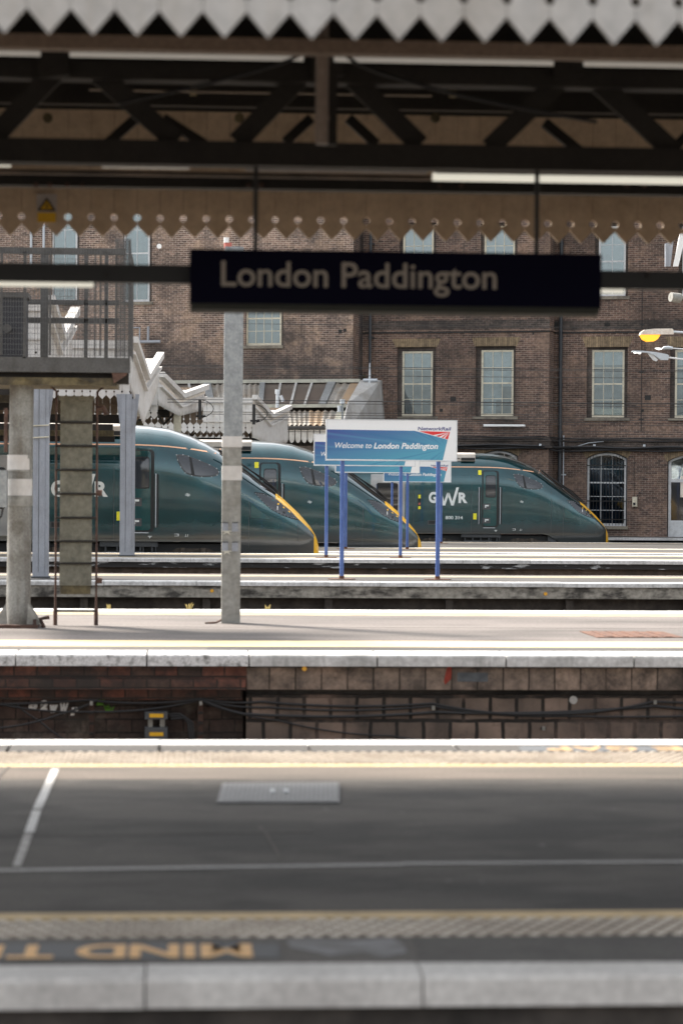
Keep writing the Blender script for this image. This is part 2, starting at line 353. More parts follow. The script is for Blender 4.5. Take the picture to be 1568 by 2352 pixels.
# ------------------------------------------------------------------ ground and track beds
g = MB(); g.box(-300, 300, -200, 400, -1.6, -1.5); tag(g.build('ground', m_ballast), kind='structure')
def tracks(y0, y1, z, centres):
    b = MB(); b.box(XL, XR, y0, y1, -1.5, z); tag(b.build('track_bed', m_ballast), kind='structure')
    for c in centres:
        r = MB()
        for s_ in (-.75, .75): r.box(XL, XR, c+s_-.035, c+s_+.035, z+.002, z+.16)
        tag(r.build('rails', m_rail), 'pair of rusty rails in the pit between platforms' , 'rails', None, 'structure')

# ------------------------------------------------------------------ platforms (long slabs across the view)
Y = {}
Y['p1n'] = gy(2243); Y['p1f'] = gy(1699); Y['p2n'] = gy(1503.5); Y['p2f'] = gy(1400)
Y['p3n'] = gy(1336.5); Y['p3f'] = gy(1319); Y['p4n'] = gy(1284); Y['p4f'] = gy(1271.5)
tracks(.9, Y['p1n'], -1.25, [(.9+Y['p1n'])/2-1.7, (.9+Y['p1n'])/2+1.9])
tracks(Y['p1f'], Y['p2n'], -1.25, [Y['p1f']+2, Y['p2n']-2])
tracks(Y['p2f'], Y['p3n'], -1.25, [Y['p2f']+2, Y['p3n']-2])
tracks(Y['p3f'], Y['p4n'], -1.25, [Y['p3f']+2.2, Y['p4n']-2.2])
tracks(Y['p4f'], 62.3, -1.25, [60.15])
tracks(67.3, 71.2, -1.45, [69.2])
tracks(83.9, 88.7, -1.45, [85.95])

def platform_root(loc): return thing('platform', None, None, loc, kind='structure')
def strip(root, name, mat, y0, y1, z=0., zb=None, x0=XL, x1=XR):
    b = MB(); b.box(x0, x1, y0, y1, z-.1 if zb is None else zb, z); return b.build(name, mat, root)
def coping(root, name, mat, y0, y1, z, h, length, phase, gap=.007, front=-1, x0=-14, x1=34, r=.025, over=.0):
    """row of kerb stones with a rounded nose on the side `front` (-1 = towards the viewer)"""
    b = MB(); e = y0 if front < 0 else y1; o_ = y1 if front < 0 else y0; sg = 1 if front < 0 else -1
    prof = [(o_, z-h), (e, z-h), (e, z-r)]
    for k in range(1, 5):
        a = k*math.pi/8; prof.append((e+sg*(r-r*math.cos(a)), z-r+r*math.sin(a)))
    prof.append((o_, z))
    x = x0+phase
    while x < x1:
        d = random.uniform(-.002,.002)
        b.prismx([(py, pz+d) for py, pz in prof], x+gap/2, min(x+length, x1)-gap/2); x += length
    b.prismx([(py, pz) for py, pz in prof], XL, x0+phase-gap/2); b.prismx([(py, pz) for py, pz in prof], x1+gap/2, XR)
    return b.build(name, mat, root)

# viewer's own platform
p0 = platform_root((0,0,0)); strip(p0, 'surface', m_asphalt, -9, .5); coping(p0, 'coping', m_nearcop, .5, .9, 0, .12, .93, 0, front=1)
strip(p0, 'wall', m_block, -9, .8, -.125, -1.5)

# platform 1: dark asphalt under the near canopy
p1 = platform_root((0,(Y['p1n']+Y['p1f'])/2,0))
a, b_, c_, d_ = gy(2226), gy(2151), gy(2109), gy(2094)
e_, f_, g_, h_, i_ = gy(1760), gy(1755), gy(1727), gy(1710), Y['p1f']
L1 = .93
coping(p1, 'coping', m_nearcop, Y['p1n'], a+.1, 0, .105, L1, (PX(340,8.1)+14) % L1, r=.02)
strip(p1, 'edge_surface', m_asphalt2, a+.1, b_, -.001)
strip(p1, 'yellow_line', m_yellow, c_, d_); strip(p1, 'surface', m_asphalt, d_, gy(1789), -.001); strip(p1, 'dusty_sunlit_surface', MAT('dusty_sunlit_asphalt', (.17,.148,.13), .9, col2=(.11,.10,.09), scale=1.6, cov=(.4,.65), grain=.4, gscale=60, stretch=(.3,1,1), spec=.1), gy(1789), e_, -.001)  # dusty strip made paler: the sunlit band is painted into its colour
strip(p1, 'yellow_line', m_yellow, e_, f_)
coping(p1, 'far_coping', m_paving2, g_, h_, 0, .1, L1*1.0, (PX(370,15.2)+14) % L1, r=.004, gap=.02)
coping(p1, 'white_edge', m_boardw, h_, i_, 0, .105, L1, (PX(370,15.2)+14) % L1, front=1, r=.02)
def blister(root, y0, y1, x0, x1, phase):
    t = MB(); tiles = int(round((x1-x0)/.4)); k = MB()
    x = x0+phase
    for i in range(tiles):
        t.box(x+.003, x+.397, y0+.002, y1-.002, -.1, -.003); n = 6; pp = .4/n
        m = max(3, int(round((y1-y0)/pp)))
        for a1 in range(n):
            for b1 in range(m):
                cx = x+(a1+.5+(.25 if b1%2 else -.25))*pp; cy = y0+(b1+.5)*(y1-y0)/m; q = []
                k.add([(cx+.022*math.cos(u), cy+.022*math.sin(u), -.004) for u in [2*math.pi*j/8 for j in range(8)]]+
                      [(cx+.0175*math.cos(u), cy+.0175*math.sin(u), .004) for u in [2*math.pi*j/8 for j in range(8)]],
                      [list(range(8,16))]+[(j,(j+1)%8,(j+1)%8+8,j+8) for j in range(8)])
        x += .4
    t.box(XL, x0+phase, y0, y1, -.1, 0); t.box(x, XR, y0, y1, -.1, 0)
    o = t.build('tactile_paving', m_tactgap, root); k.build('blisters', m_tact, o)
blister(p1, b_, c_, -4, 6, (PX(300,8.6)+4) % .4)
blister(p1, f_, g_, -6, 9, (PX(495,15)+6) % .4)
strip(p1, 'wall', m_dark, Y['p1n']+.05, Y['p1f']-.05, -.108, -1.5)
# painted lines and lettering on the asphalt
ln = MB()
def quad(mb, pts, z=.003):
    P = [at_z(x, y, 0) for x, y in pts]; mb.prismz([(p.x, p.y) for p in P], z-.002, z)
quad(ln, [(119,1767),(136,1767),(97,1858),(76,1858)]); quad(ln, [(75,1862),(95,1862),(79,1912),(57,1912)])
ln.build('painted_line', m_white, p1)
ln = MB(); quad(ln, [(56,1916),(76,1916),(50,1990),(30,1990)])
ln.build('painted_line', MAT('worn_line', (.36,.35,.33), .7, col2=(.2,.19,.18), scale=12, grain=.4), p1)
ln = MB(); quad(ln, [(-400,2003),(925,1983.5),(925,1989),(-400,2009)]); quad(ln, [(925,1982),(2000,1974),(2000,1979),(925,1987)])
ln.build('resin_seam', MAT('resin_seam', (.2,.195,.185), .6, grain=.5), p1)
ln = MB(); quad(ln, [(606,1912),(612,1912),(648,1972),(643,1974)], .0024); quad(ln, [(588,1900),(600,1898),(612,1912),(606,1912)], .0024); quad(ln, [(18,1760),(24,1760),(-14,1800),(-22,1800)], .0024); ln.build('crack_sealant', m_asphalt2, p1)
ln = MB(); quad(ln, [(-900,1893),(300,1880),(720,1884),(720,1912),(300,1918),(-900,1925)], .0012); ln.build('resurfaced_strip', MAT('strip_asphalt', (.085,.08,.074), .85, col2=(.05,.047,.044), scale=2.2, grain=.5, gscale=60, stretch=(.4,1,1), spec=.15), p1)
ln = MB(); quad(ln, [(948,2155),(3000,2146),(3000,2206),(962,2212)], .0022); ln.build('repair_patch', MAT('repair_asphalt', (.075,.069,.062), .85, col2=(.055,.05,.046), scale=4, grain=.4), p1)
ln = MB(); quad(ln, [(655,2160),(700,2157),(800,2163),(900,2156),(925,2170),(935,2188),(880,2200),(830,2188),(760,2196),(700,2182),(668,2178)], .0026); ln.build('spill_stain', MAT('pale_spill', (.19,.19,.195), .7, col2=(.11,.105,.10), scale=5, cov=(.35,.6), grain=.4), p1)
tb = MB(); quad(tb, [(-300,2166),(640,2168),(644,2202),(-300,2208)], .002); tb.build('lettering_patch', MAT('black_road_paint', (.028,.03,.034), .6, grain=.3), p1)
def floor_text(mb, txt, xd0, xd1, yd0, yd1, ref, z=.004):
    """road lettering turned to be read from the far side"""
    A = at_z(xd0, ref, 0); B = at_z(xd1, ref, 0); y0 = gy(yd1); y1 = gy(yd0)
    mb.text(txt, 0, 1, 0, 1, 0, bold=.03, flat=lambda X, Z: (B.x+(A.x-B.x)*X, y1+(y0-y1)*Z, z))
m_goldl = MAT('lettering_gold', (.66,.38,.14), .6, grain=.2)
for i, (tx, q0, q1) in enumerate([('M',503,632),('I',462,487),('N',326,449),('D',190,311),('T',25,136),('H',-110,16),('E',-230,-125)]):
    if tx == 'M': q0, q1 = 502, 632
# letter widths measured in the photo
tm = MB()
for tx, q0, q1 in [('M',501,629),('I',459,487),('N',324,447),('D',191,314),('T',22,137),('H',-110,8),('E',-232,-130)]:
    q0 = q0*1.0-0; floor_text(tm, tx, q0*.92+0, q1*.92, 2170, 2200, 2185)
tm.build('lettering', m_goldl, p1)
tb = MB(); quad(tb, [(1190,1714.5),(2400,1718),(2400,1727.5),(1196,1725.5)], .002); tb.build('lettering_patch', MAT('grey_road_paint', (.075,.083,.092), .7, grain=.3), p1)
tm = MB()
for tx, q0, q1 in [('P',1252,1310),('A',1316,1388),('G',1394,1463),('E',1502,1566),('H',1575,1645),('T',1650,1715)]:
    floor_text(tm, tx, q0, q1, 1716.5, 1725.5, 1721)
tm.build('lettering', MAT('lettering_gold_pale', (.46,.29,.12), .6, grain=.2), p1)

# platform 2
p2 = platform_root((0,(Y['p2n']+Y['p2f'])/2,0))
yA, yB, yC, yD, yE, yF, yG = Y['p2n'], gy(1494.5), gy(1485.5), gy(1472), gy(1414), gy(1406), Y['p2f']
xs = PX(575, yA)
def cop2(x0, x1, mat, ph): 
    b = MB(); x = x0; n = 1.255; r = .03; z=0
    prof = [(yB,-.115),(yA,-.115),(yA,-r)]+[(yA+r-r*math.cos(k*math.pi/8), -r+r*math.sin(k*math.pi/8)) for k in range(1,5)]+[(yB,0)]
    xs_ = [x0]; x = x0+ph
    while x < x1: xs_.append(x); x += n
    xs_.append(x1)
    for u, v in zip(xs_, xs_[1:]):
        d = random.uniform(-.006,.006)
        b.prismx([(py+d, pz) for py, pz in prof], u+.008, v-.008)
    return b.build('coping', mat, p2, True)
cop2(XL, xs, m_whitep, (PX(340,yA)-XL) % 1.255); cop2(xs, XR, m_white, 1.24)
strip(p2, 'edge_surface', m_asphalt2, yB, yC, -.001, x1=xs-.4); strip(p2, 'edge_surface', m_paving2, yB, yC, -.002, x0=xs-.4)
strip(p2, 'yellow_line', MAT('pale_yellow_line', (.62,.50,.29), .7, col2=(.50,.41,.25), scale=5, grain=.2, spec=.1), yC, yD)
ys = gy(1441)
strip(p2, 'surface', m_paving, yD, ys-.02, -.001); strip(p2, 'surface', m_paving, ys+.02, yE, -.001)
strip(p2, 'drain_channel', m_rustbrn, ys-.02, ys+.02, -.008)
strip(p2, 'tactile_paving', m_cream, yE, yF); coping(p2, 'far_coping', m_white, yF, yG, 0, .1, 1.25, .4, front=1)
# walls under the edge: red brick on the left, block work on the right
b = MB(); b.box(XL, xs-.02, yA+.07, yA+.4, -.24, -.117); b.build('corbel', m_redbrick, p2)
b = MB(); b.box(XL, xs-.03, yA+.03, yA+.4, -.345, -.243); b.build('corbel', m_redbrick, p2)
b = MB(); b.box(XL, xs-.06, yA+.13, yA+.4, -.45, -.348); b.build('corbel', m_redbrick, p2)
b = MB(); b.box(XL, xs-.05, yA+.3, yA+.4, -1.5, -.453); b.build('wall', m_lowwall, p2)
b = MB(); b.box(xs-.02, XR, yA+.06, yA+.4, -.345, -.117); b.build('block_course', m_block, p2)
b = MB(); b.box(xs-.02, XR, yA+.14, yA+.4, -1.5, -.40); b.build('wall', m_block2, p2)
b = MB(); b.box(xs-.02, XR, yA+.2, yA+.4, -.40, -.345); b.build('recess', m_dark, p2)
b = MB(); b.box(XL, XR, yA+.4, Y['p2f']-.05, -1.5, -.102); b.build('core', m_dark, p2)

# platform 3
p3 = platform_root((0,(Y['p3n']+Y['p3f'])/2,0)); y0, y1 = Y['p3n'], Y['p3f']
coping(p3, 'coping', m_white, y0, y0+.3, 0, .075, 1.55, .3)
strip(p3, 'surface', m_paving2, y0+.3, y1-1.2, -.001); strip(p3, 'tactile_paving', m_cream, y1-1.2, y1-.5, .0); coping(p3, 'far_coping', m_paving, y1-.5, y1, 0, .1, 1.2, .1, front=1)
b = MB(); b.box(XL, XR, y0+.05, y0+.5, -.275, -.077); b.build('edge_beam', m_conc, p3)
b = MB()
x = -12
b.box(XL, XR, y0+.35, y1-.05, -1.5, -.278)
b.build('wall', m_dark, p3)
b = MB()
while x < 34: b.box(x, x+.13, y0+.18, y0+.35, -1.4, -.279); x += 2.06
b.build('wall_piers', m_dark, p3)
b = MB(); b.box(XL, XR, y0+.5, y1-.05, -.277, -.102); b.build('core', m_dark, p3)

# platform 4
p4 = platform_root((0,(Y['p4n']+Y['p4f'])/2,0)); y0, y1 = Y['p4n'], Y['p4f']
coping(p4, 'coping', m_white, y0, y0+.35, 0, .085, 1.5, .7)
strip(p4, 'tactile_paving', m_cream, y0+.35, y0+1.2, .0); strip(p4, 'surface', m_paving2, y0+1.2, y1-1.3, -.001)
strip(p4, 'tactile_paving', m_cream, y1-1.3, y1-.4, .0); coping(p4, 'far_coping', m_white, y1-.4, y1, 0, .1, 1.5, .2, front=1)
b = MB(); b.box(XL, XR, y0+.06, y0+.5, -.205, -.087); b.build('edge_beam', m_peel, p4)
b = MB(); b.box(XL, XR, y0+.3, y1-.05, -1.5, -.207); b.build('wall', m_brown, p4)
b = MB(); b.box(XL, XR, y0+.5, y1-.05, -.206, -.102); b.build('core', m_dark, p4)

# platforms 5, 6 and the one by the building
def farplat(y0, y1, z, m):
    p = platform_root((0,(y0+y1)/2,z))
    coping(p, 'coping', m_white, y0, y0+.35, z, .1, 1.5, random.random())
    strip(p, 'tactile_paving', m_cream, y0+.35, y0+1.1, z); strip(p, 'surface', m, y0+1.1, y1-1.2, z-.001)
    strip(p, 'tactile_paving', m_cream, y1-1.2, y1-.4, z); coping(p, 'far_coping', m_white, y1-.4, y1, z, .1, 1.5, random.random(), front=1)
    strip(p, 'wall', m_brown, y0+.06, y1-.06, z-.103, -1.5)
    return p
farplat(62.3, 67.3, -.10, m_paving2)
farplat(71.2, 83.9, -.325, m_paving2)

# ------------------------------------------------------------------ station building, turned a little against the tracks
PHI = rad(19.0)
B0 = at_y(784, 1241, 94.0); B0.z = 0
BR = Matrix.Rotation(-PHI, 3, 'Z'); BRi = BR.transposed()
def bl(xd, yd, yl):       # sight line meets the facade plane at local depth yl -> (u, z)
    o = BRi @ (Vector((0,0,CAMZ))-B0); d = BRi @ ray(xd, yd); t = (yl-o.y)/d.y
    p = o+d*t; return p.x, p.z
def bu(xd, yl): return bl(xd, 1112, yl)[0]
def bz(yd, yl, xd): return bl(xd, yd, yl)[1]
bld = thing('brick_building', 'long dark brown brick station building with tall sash windows, behind the trains', 'building', B0, local=True, rotz=-PHI)
DL, DM, DR = -1.45, 0.0, 1.0       # three bays stepping back to the right
uL = bu(808, DL); uM = bu(1258, DM)
ZT, ZB = 15.0, -1.5
p7 = thing('platform', None, None, B0, local=True, rotz=-PHI, kind='structure')
b = MB(); 
pz = -.26
pb = BRi @ (Vector((0, 88.7, 0))-B0)
def wl(x, y): 
    q = BRi @ (Vector((x, y, 0))-B0); return (q.x, q.y)
P = [wl(XL, 89.05), wl(16.5, 89.05), (60,DR+.5), (uM+30, DR+.5), (-60, DR+.5)]
b.prismz([wl(XL, 89.05), wl(40, 89.05), (60, DR+.6), (-60, DR+.6)], pz-.1, pz); b.build('surface', m_paving2, p7)
b = MB(); b.prismz([wl(XL, 88.7), wl(40, 88.7), wl(40,89.05), wl(XL,89.05)], pz-.09, pz+.004); b.build('coping', m_white, p7)
b = MB(); b.prismz([wl(XL, 88.8), wl(40, 88.8), (60, DR+.6), (-60, DR+.6)], -1.5, pz-.102); b.build('wall', m_dark, p7)

def wall(mb, u0, u1, z0, z1, yl, ops, depth=.26):
    us = sorted({u0,u1}|{o[0] for o in ops}|{o[1] for o in ops}); zs = sorted({z0,z1}|{o[2] for o in ops}|{o[3] for o in ops})
    us = [u for u in us if u0 <= u <= u1]; zs = [z for z in zs if z0 <= z <= z1]
    for i in range(len(us)-1):
        for j in range(len(zs)-1):
            cu, cz = (us[i]+us[i+1])/2, (zs[j]+zs[j+1])/2
            if any(o[0] < cu < o[1] and o[2] < cz < o[3] for o in ops): continue
            mb.add([(us[i],yl,zs[j]),(us[i+1],yl,zs[j]),(us[i+1],yl,zs[j+1]),(us[i],yl,zs[j+1])], [(0,1,2,3)])
    for o in ops:
        a0, a1, b0, b1 = o[:4]; y2 = yl+depth
        mb.add([(a0,yl,b0),(a1,yl,b0),(a1,yl,b1),(a0,yl,b1),(a0,y2,b0),(a1,y2,b0),(a1,y2,b1),(a0,y2,b1)],
               [(0,1,5,4)[::-1],(1,2,6,5)[::-1],(3,0,4,7)[::-1]]+([(2,3,7,6)[::-1]] if len(o) < 5 else []))
        if len(o) == 5:      # segmental arch: fill the two corners above the curve
            rise = o[4]; n = 14; w_ = (a1-a0)/2; R = (w_*w_+rise*rise)/(2*rise); cxm = (a0+a1)/2; zc = b1-R
            pts = [(cxm+x, zc+math.sqrt(R*R-x*x)) for x in [-w_+2*w_*k/n for k in range(n+1)]]
            vs = [(x,yl,z) for x,z in pts]+[(x,yl,b1) for x,z in pts]+[(x,y2,z) for x,z in pts]
            fs = [(k,k+1,n+2+k,n+1+k) for k in range(n)]+[(k+1,k,2*n+2+k,2*n+3+k) for k in range(n)]
            mb.add(vs, fs)
def window(u0, u1, z0, z1, yl, cols, rows, mat=None, arch=0, pane=None, meet=None, sill=None, blind=None, fw=.075, bars=False, extra=None):
    m = mat or m_winframe; f = MB(); y0, y1 = yl+.15, yl+.23
    zt = z1-arch
    f.box(u0, u0+fw, y0, y1, z0, zt); f.box(u1-fw, u1, y0, y1, z0, zt); f.box(u0+fw, u1-fw, y0, y1, z0, z0+fw*1.3)
    if arch:
        n = 12; w_ = (u1-u0)/2; R = (w_*w_+arch*arch)/(2*arch); cm = (u0+u1)/2; zc = z1-R
        o_ = [(cm+x, zc+math.sqrt(R*R-x*x)) for x in [-w_+2*w_*k/n for k in range(n+1)]]
        i_ = [(x*(1-.02)+cm*.02, z-fw) for x, z in o_]
        for k in range(n): f.prism([o_[k],o_[k+1],i_[k+1],i_[k]], y0, y1)
    else: f.box(u0+fw, u1-fw, y0, y1, z1-fw, z1)
    gb = .022
    for i in range(1, cols):
        x = u0+fw+(u1-u0-2*fw)*i/cols; f.box(x-gb/2, x+gb/2, y0+.02, y1-.015, z0+fw, z1-fw*.9)
    for j in range(1, rows):
        z = z0+fw+(z1-z0-2*fw)*j/rows; t = gb/2 if not (meet and j == meet) else .028
        f.box(u0+fw, u1-fw, y0+.022, y1-.017, z-t, z+t)
    fo = f.build('window', m, bld)
    p = MB(); p.prism([(u0+fw*.6,z0+fw*.6),(u1-fw*.6,z0+fw*.6),(u1-fw*.6,zt),((u0+u1)/2,z1-fw*.6),(u0+fw*.6,zt)] if arch else [(u0+fw*.6,z0+fw*.6),(u1-fw*.6,z0+fw*.6),(u1-fw*.6,z1-fw*.6),(u0+fw*.6,z1-fw*.6)], y1-.04, y1-.034)
    p.build('pane', pane or m_pane, fo)
    if sill:
        s_ = MB(); s_.box(sill[0], sill[1], yl-.07, yl+.2, z0-.12, z0-.003); s_.build('sill', m_sill, fo)
    if blind:
        q = MB(); q.box(u0+.05, u1-.05, y1+.06, y1+.08, z1-(z1-z0)*blind, z1-.02); q.build('blind', m_blind, fo)
    if bars:
        q = MB(); n = int((u1-u0)/.115)
        for k in range(1, n): 
            x = u0+(u1-u0)*k/n; q.tube([(x, yl+.07, z0+.02),(x, yl+.07, z1-.1 if arch else z1)], .011, 6)
        for z in (z0+.25, z0+.95, zt-.25): q.box(u0, u1, yl+.06, yl+.068, z-.018, z+.018)
        q.build('bars', m_black, fo)
    if extra: 
        q = MB(); extra(q); q.build('curtain', m_blind, fo)
    return fo
def lintel(x0, x1, z0, z1, yl, xm0, xm1):
    b = MB(); b.prism([(xm0,z0),(xm1,z0),(x1,z1),(x0,z1)], yl-.012, yl+.1); b.build('lintel', m_lintel, bld)

opsM = []; opsR = []; opsL = []; wins = []
def W(xa, xb, ya, yb, yl, ops, opx=None, opy=None, xc=None, **kw):
    xc = xc or (xa+xb)/2
    u0, u1 = bu(xa, yl+.18), bu(xb, yl+.18); z0, z1 = bz(yb, yl+.18, xc), bz(ya, yl+.18, xc)
    o0 = bu(opx[0], yl) if opx else u0-.03; o1 = bu(opx[1], yl) if opx else u1+.03; ot = bz(opy, yl, xc) if opy else z1+.03
    arch = kw.get('arch', 0)
    ops.append((o0, o1, z0, ot, kw['arch']+.0) if arch else (o0, o1, z0, ot))
    if not arch and (o0 < u0-.05 or ot > z1+.05):    # brick check reveal around the frame
        jb = MB()
        if o0 < u0: jb.box(o0-.0, u0, yl+.14, yl+.26, z0, ot)
        if o1 > u1: jb.box(u1, o1, yl+.14, yl+.26, z0, ot)
        jb.box(u0, u1, yl+.14, yl+.26, z1, ot); jb.build('window_surround', m_sootband, bld)
    s0, s1 = (bu(kw['sillx'][0], yl), bu(kw['sillx'][1], yl)) if 'sillx' in kw else (o0-.1, o1+.1)
    kk = {k: v for k, v in kw.items() if k not in ('sillx',)}
    return window(u0, u1, z0, z1, yl, sill=(s0, s1), **kk), (o0, o1, ot)
# first floor, five-light sashes
for wi, (xa, xb, ya, yb, D, ops, opx, opy, lt, six, bli) in enumerate([
    (922,992,807,957,DM,opsM,(909,998),797,((897,1009),778),(912,1003),.3),
    (1103,1177,804,956,DM,opsM,(1089,1181),795,((1081,1193),775),(1084,1187),.55),
    (1357,1431,804,960,DR,opsR,(1344,1438),797,((1333,1451),773),(1340,1444),.22),
    (1547,1621,804,960,DR,opsR,(1535,1628),797,((1524,1641),773),(1532,1634),.22)]):
    _, (o0, o1, ot) = W(xa, xb, ya, yb, D, ops, opx, opy, sillx=six, cols=3, rows=4, meet=2, blind=bli)
    ua, ub, zA, zB = bu(xa,D+.3), bu(xb,D+.3), bz(yb,D+.3,(xa+xb)/2), bz(ya,D+.3,(xa+xb)/2); wn = bld.children[-1] if False else None
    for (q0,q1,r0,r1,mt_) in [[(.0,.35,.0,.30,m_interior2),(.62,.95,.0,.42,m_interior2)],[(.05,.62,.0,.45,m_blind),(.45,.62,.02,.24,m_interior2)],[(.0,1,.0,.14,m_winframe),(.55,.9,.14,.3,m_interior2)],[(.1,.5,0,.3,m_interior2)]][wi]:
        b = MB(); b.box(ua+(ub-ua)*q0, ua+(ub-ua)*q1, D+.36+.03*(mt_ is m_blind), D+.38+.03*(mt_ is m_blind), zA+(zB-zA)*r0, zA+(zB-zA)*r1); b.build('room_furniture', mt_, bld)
    xc = (xa+xb)/2; lintel(bu(lt[0][0],D), bu(lt[0][1],D), ot, bz(lt[1], D, xc), D, o0-.05, o1+.05)
# second floor, mostly behind the canopy and the hanging sign
for (xa, xb, D, ops, yb, six) in [(922,992,DM,opsM,692,(912,1003)),(1108,1178,DM,opsM,690,(1098,1186)),(1370,1432,DR,opsR,681,(1360,1442)),(1562,1624,DR,opsR,681,(1552,1634))]:
    W(xa, xb, 520, yb, D, ops, (xa-9, xb+5), 512, sillx=six, cols=3 if D == DM else 2, rows=4, meet=2, mat=m_winwhite if D==DR else None)
# ground floor
_ , (o0,o1,ot) = W(1348,1437,1041,1208,DR,opsR,(1346,1439),1039,sillx=(1342,1442), cols=3, rows=5, meet=3, arch=.22, bars=True, mat=m_winwhite, pane=m_panedark)
_ , (o0b,o1b,otb) = W(1103,1186,1036,1208,DM,opsM,(1101,1188),1034,sillx=(1096,1192), cols=3, rows=5, meet=3, arch=.22, mat=m_winwhite)
_ , (o0c,o1c,otc) = W(911,997,1036,1208,DM,opsM,(909,999),1034,sillx=(904,1004), cols=3, rows=5, meet=3, arch=.22, mat=m_winwhite)
def archring(o0, o1, ot, yl, rise=.22, h=.28):
    n = 16; w_ = (o1-o0)/2; R = (w_*w_+rise*rise)/(2*rise); cm = (o0+o1)/2; zc = ot-R; q = MB(); A = math.asin(w_/R)
    for k in range(n):
        a0, a1 = -A*1.02+2.04*A*k/n+.002, -A*1.02+2.04*A*(k+1)/n-.002
        q.prism([(cm+R*math.sin(a0), zc+R*math.cos(a0)),(cm+R*math.sin(a1), zc+R*math.cos(a1)),(cm+(R+h)*math.sin(a1), zc+(R+h)*math.cos(a1)),(cm+(R+h)*math.sin(a0), zc+(R+h)*math.cos(a0))], yl-.01, yl+.08)
    q.build('arch_ring', m_lintel, bld)
archring(o0,o1,ot,DR); archring(o0b,o1b,otb,DM); archring(o0c,o1c,otc,DM)
# white framed door at the right
du0, du1, dz1 = bu(1534,DR+.18), bu(1534,DR+.18)+1.7, bz(1045,DR+.18,1560); dzb = pz
opsR.append((du0-.03, du1+.03, dzb, dz1, .25)); archring(du0-.03, du1+.03, dz1, DR, .25)
d = MB(); zt = dz1-.25
trz = bz(1104, DR+.18, 1550)
d.box(du0, du0+.1, DR+.15, DR+.25, dzb, zt); d.box(du1-.1, du1, DR+.15, DR+.25, dzb, zt); d.box(du0+.1, du1-.1, DR+.15, DR+.25, trz-.06, trz+.06)
n=12; w_=(du1-du0)/2; R=(w_*w_+.0625)/.5; cm=(du0+du1)/2; zc=dz1-R
o_ = [(cm+x, zc+math.sqrt(R*R-x*x)) for x in [-w_+2*w_*k/n for k in range(n+1)]]
for k in range(n): d.prism([o_[k],o_[k+1],(o_[k+1][0],o_[k+1][1]-.08),(o_[k][0],o_[k][1]-.08)], DR+.15, DR+.25)
d.box(cm-.04, cm+.04, DR+.16, DR+.24, trz+.06, dz1-.08); d.box(du0+.1, du1-.1, DR+.17, DR+.24, dzb, dzb+.62)
do = d.build('door', m_winwhite, bld)
q = MB(); q.box(du0+.1, du1-.1, DR+.2, DR+.215, dzb+.62, trz-.06); q.build('door_panel', m_tglass, do)
q = MB(); q.prism([(du0+.08,trz+.05),(du1-.08,trz+.05),(du1-.08,zt),(cm,dz1-.06),(du0+.08,zt)], DR+.2, DR+.21); q.build('pane', m_pane, do)
q = MB(); q.box(du0+.45, du0+.9, DR+.19, DR+.198, dzb+1.5, dzb+2.3); q.build('notice', m_lampcream, do)
# left bay windows
W(563.5,645,640,794,DL,opsL,(561,648),632,sillx=(557,648), cols=4, rows=5, meet=2)
W(283,342,470,694,DL,opsL,(279,346),462,sillx=(278,350), cols=2, rows=4, meet=2, mat=m_winwhite)
W(118,176,470,694,DL,opsL,(115,180),462,sillx=(112,184), cols=2, rows=4, meet=2, mat=m_winwhite)

b = MB(); wall(b, -60, uL, ZB, ZT, DL, opsL); b.build('left_bay_wall', m_facade2, bld)
b = MB(); b.add([(uL,DL,ZB),(uL,DM,ZB),(uL,DM,ZT),(uL,DL,ZT)], [(0,1,2,3)])
b.build('bay_return', m_facade, bld)
b = MB(); wall(b, uL, uM, ZB, ZT, DM, opsM)
b.add([(uM,DM,ZB),(uM,DR,ZB),(uM,DR,ZT),(uM,DM,ZT)], [(0,1,2,3)]); b.build('middle_bay_wall', m_facade, bld)
b = MB(); wall(b, uM, uM+40, ZB, ZT, DR, opsR); b.build('right_bay_wall', m_facade, bld)
b = MB(); b.box(-60, uL, DL+.9, DR+8, ZB, ZT); b.box(uL, uM+40, DR+.8, DR+8, ZB, ZT)
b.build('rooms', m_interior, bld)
b = MB(); b.box(-60.2, uM+40.2, DL-.2, DR+8.3, ZT, ZT+.5); b.build('roof', m_dark, bld)
# string course, sooty band and plinth mouldings
def band(name, mat, xa, ya, D, u0, u1, h, out, ret=None):
    z = bz(ya, D, xa); q = MB(); q.box(u0, u1, D-out, D-.001, z-h, z); return q.build(name, mat, bld), z
zsc = bz(757, DM, 1050)
q = MB(); q.box(uL+.001, uM+.06, DM-.06, DM-.001, zsc-.07, zsc); q.box(uM+.002, uM+.06, DM, DR-.06, zsc-.07, zsc); q.box(uM+.06, uM+40, DR-.06, DR-.001, zsc-.07, zsc)
q.build('string_course', m_facade, bld)
q = MB(); q.box(uL+.001, uM+.03, DM-.03, DM-.001, zsc-.13, zsc-.072); q.box(uM+.03, uM+40, DR-.03, DR-.001, zsc-.13, zsc-.072); q.build('string_course', m_black, bld)
q = MB(); q.box(uL+.001, uM+.012, DM-.012, DM-.001, zsc+.001, zsc+.36); q.box(uM+.012, uM+40, DR-.012, DR-.001, zsc+.001, zsc+.36); q.build('sooty_band', m_sootband, bld)
zc1 = bz(1003, DM, 1150)
q = MB()
for (dz, o2, h) in [(0,.05,.09),(-.095,.11,.08),(-.18,.07,.17),(-.355,.13,.07)]:
    q.box(uL+.002, uM+o2, DM-o2, DM-.001, zc1+dz-h, zc1+dz); q.box(uM+o2, uM+40, DR-o2, DR-.001, zc1+dz-h, zc1+dz); q.box(uM+.001, uM+o2, DM, DR-o2, zc1+dz-h, zc1+dz)
q.build('cornice', m_sootband, bld)
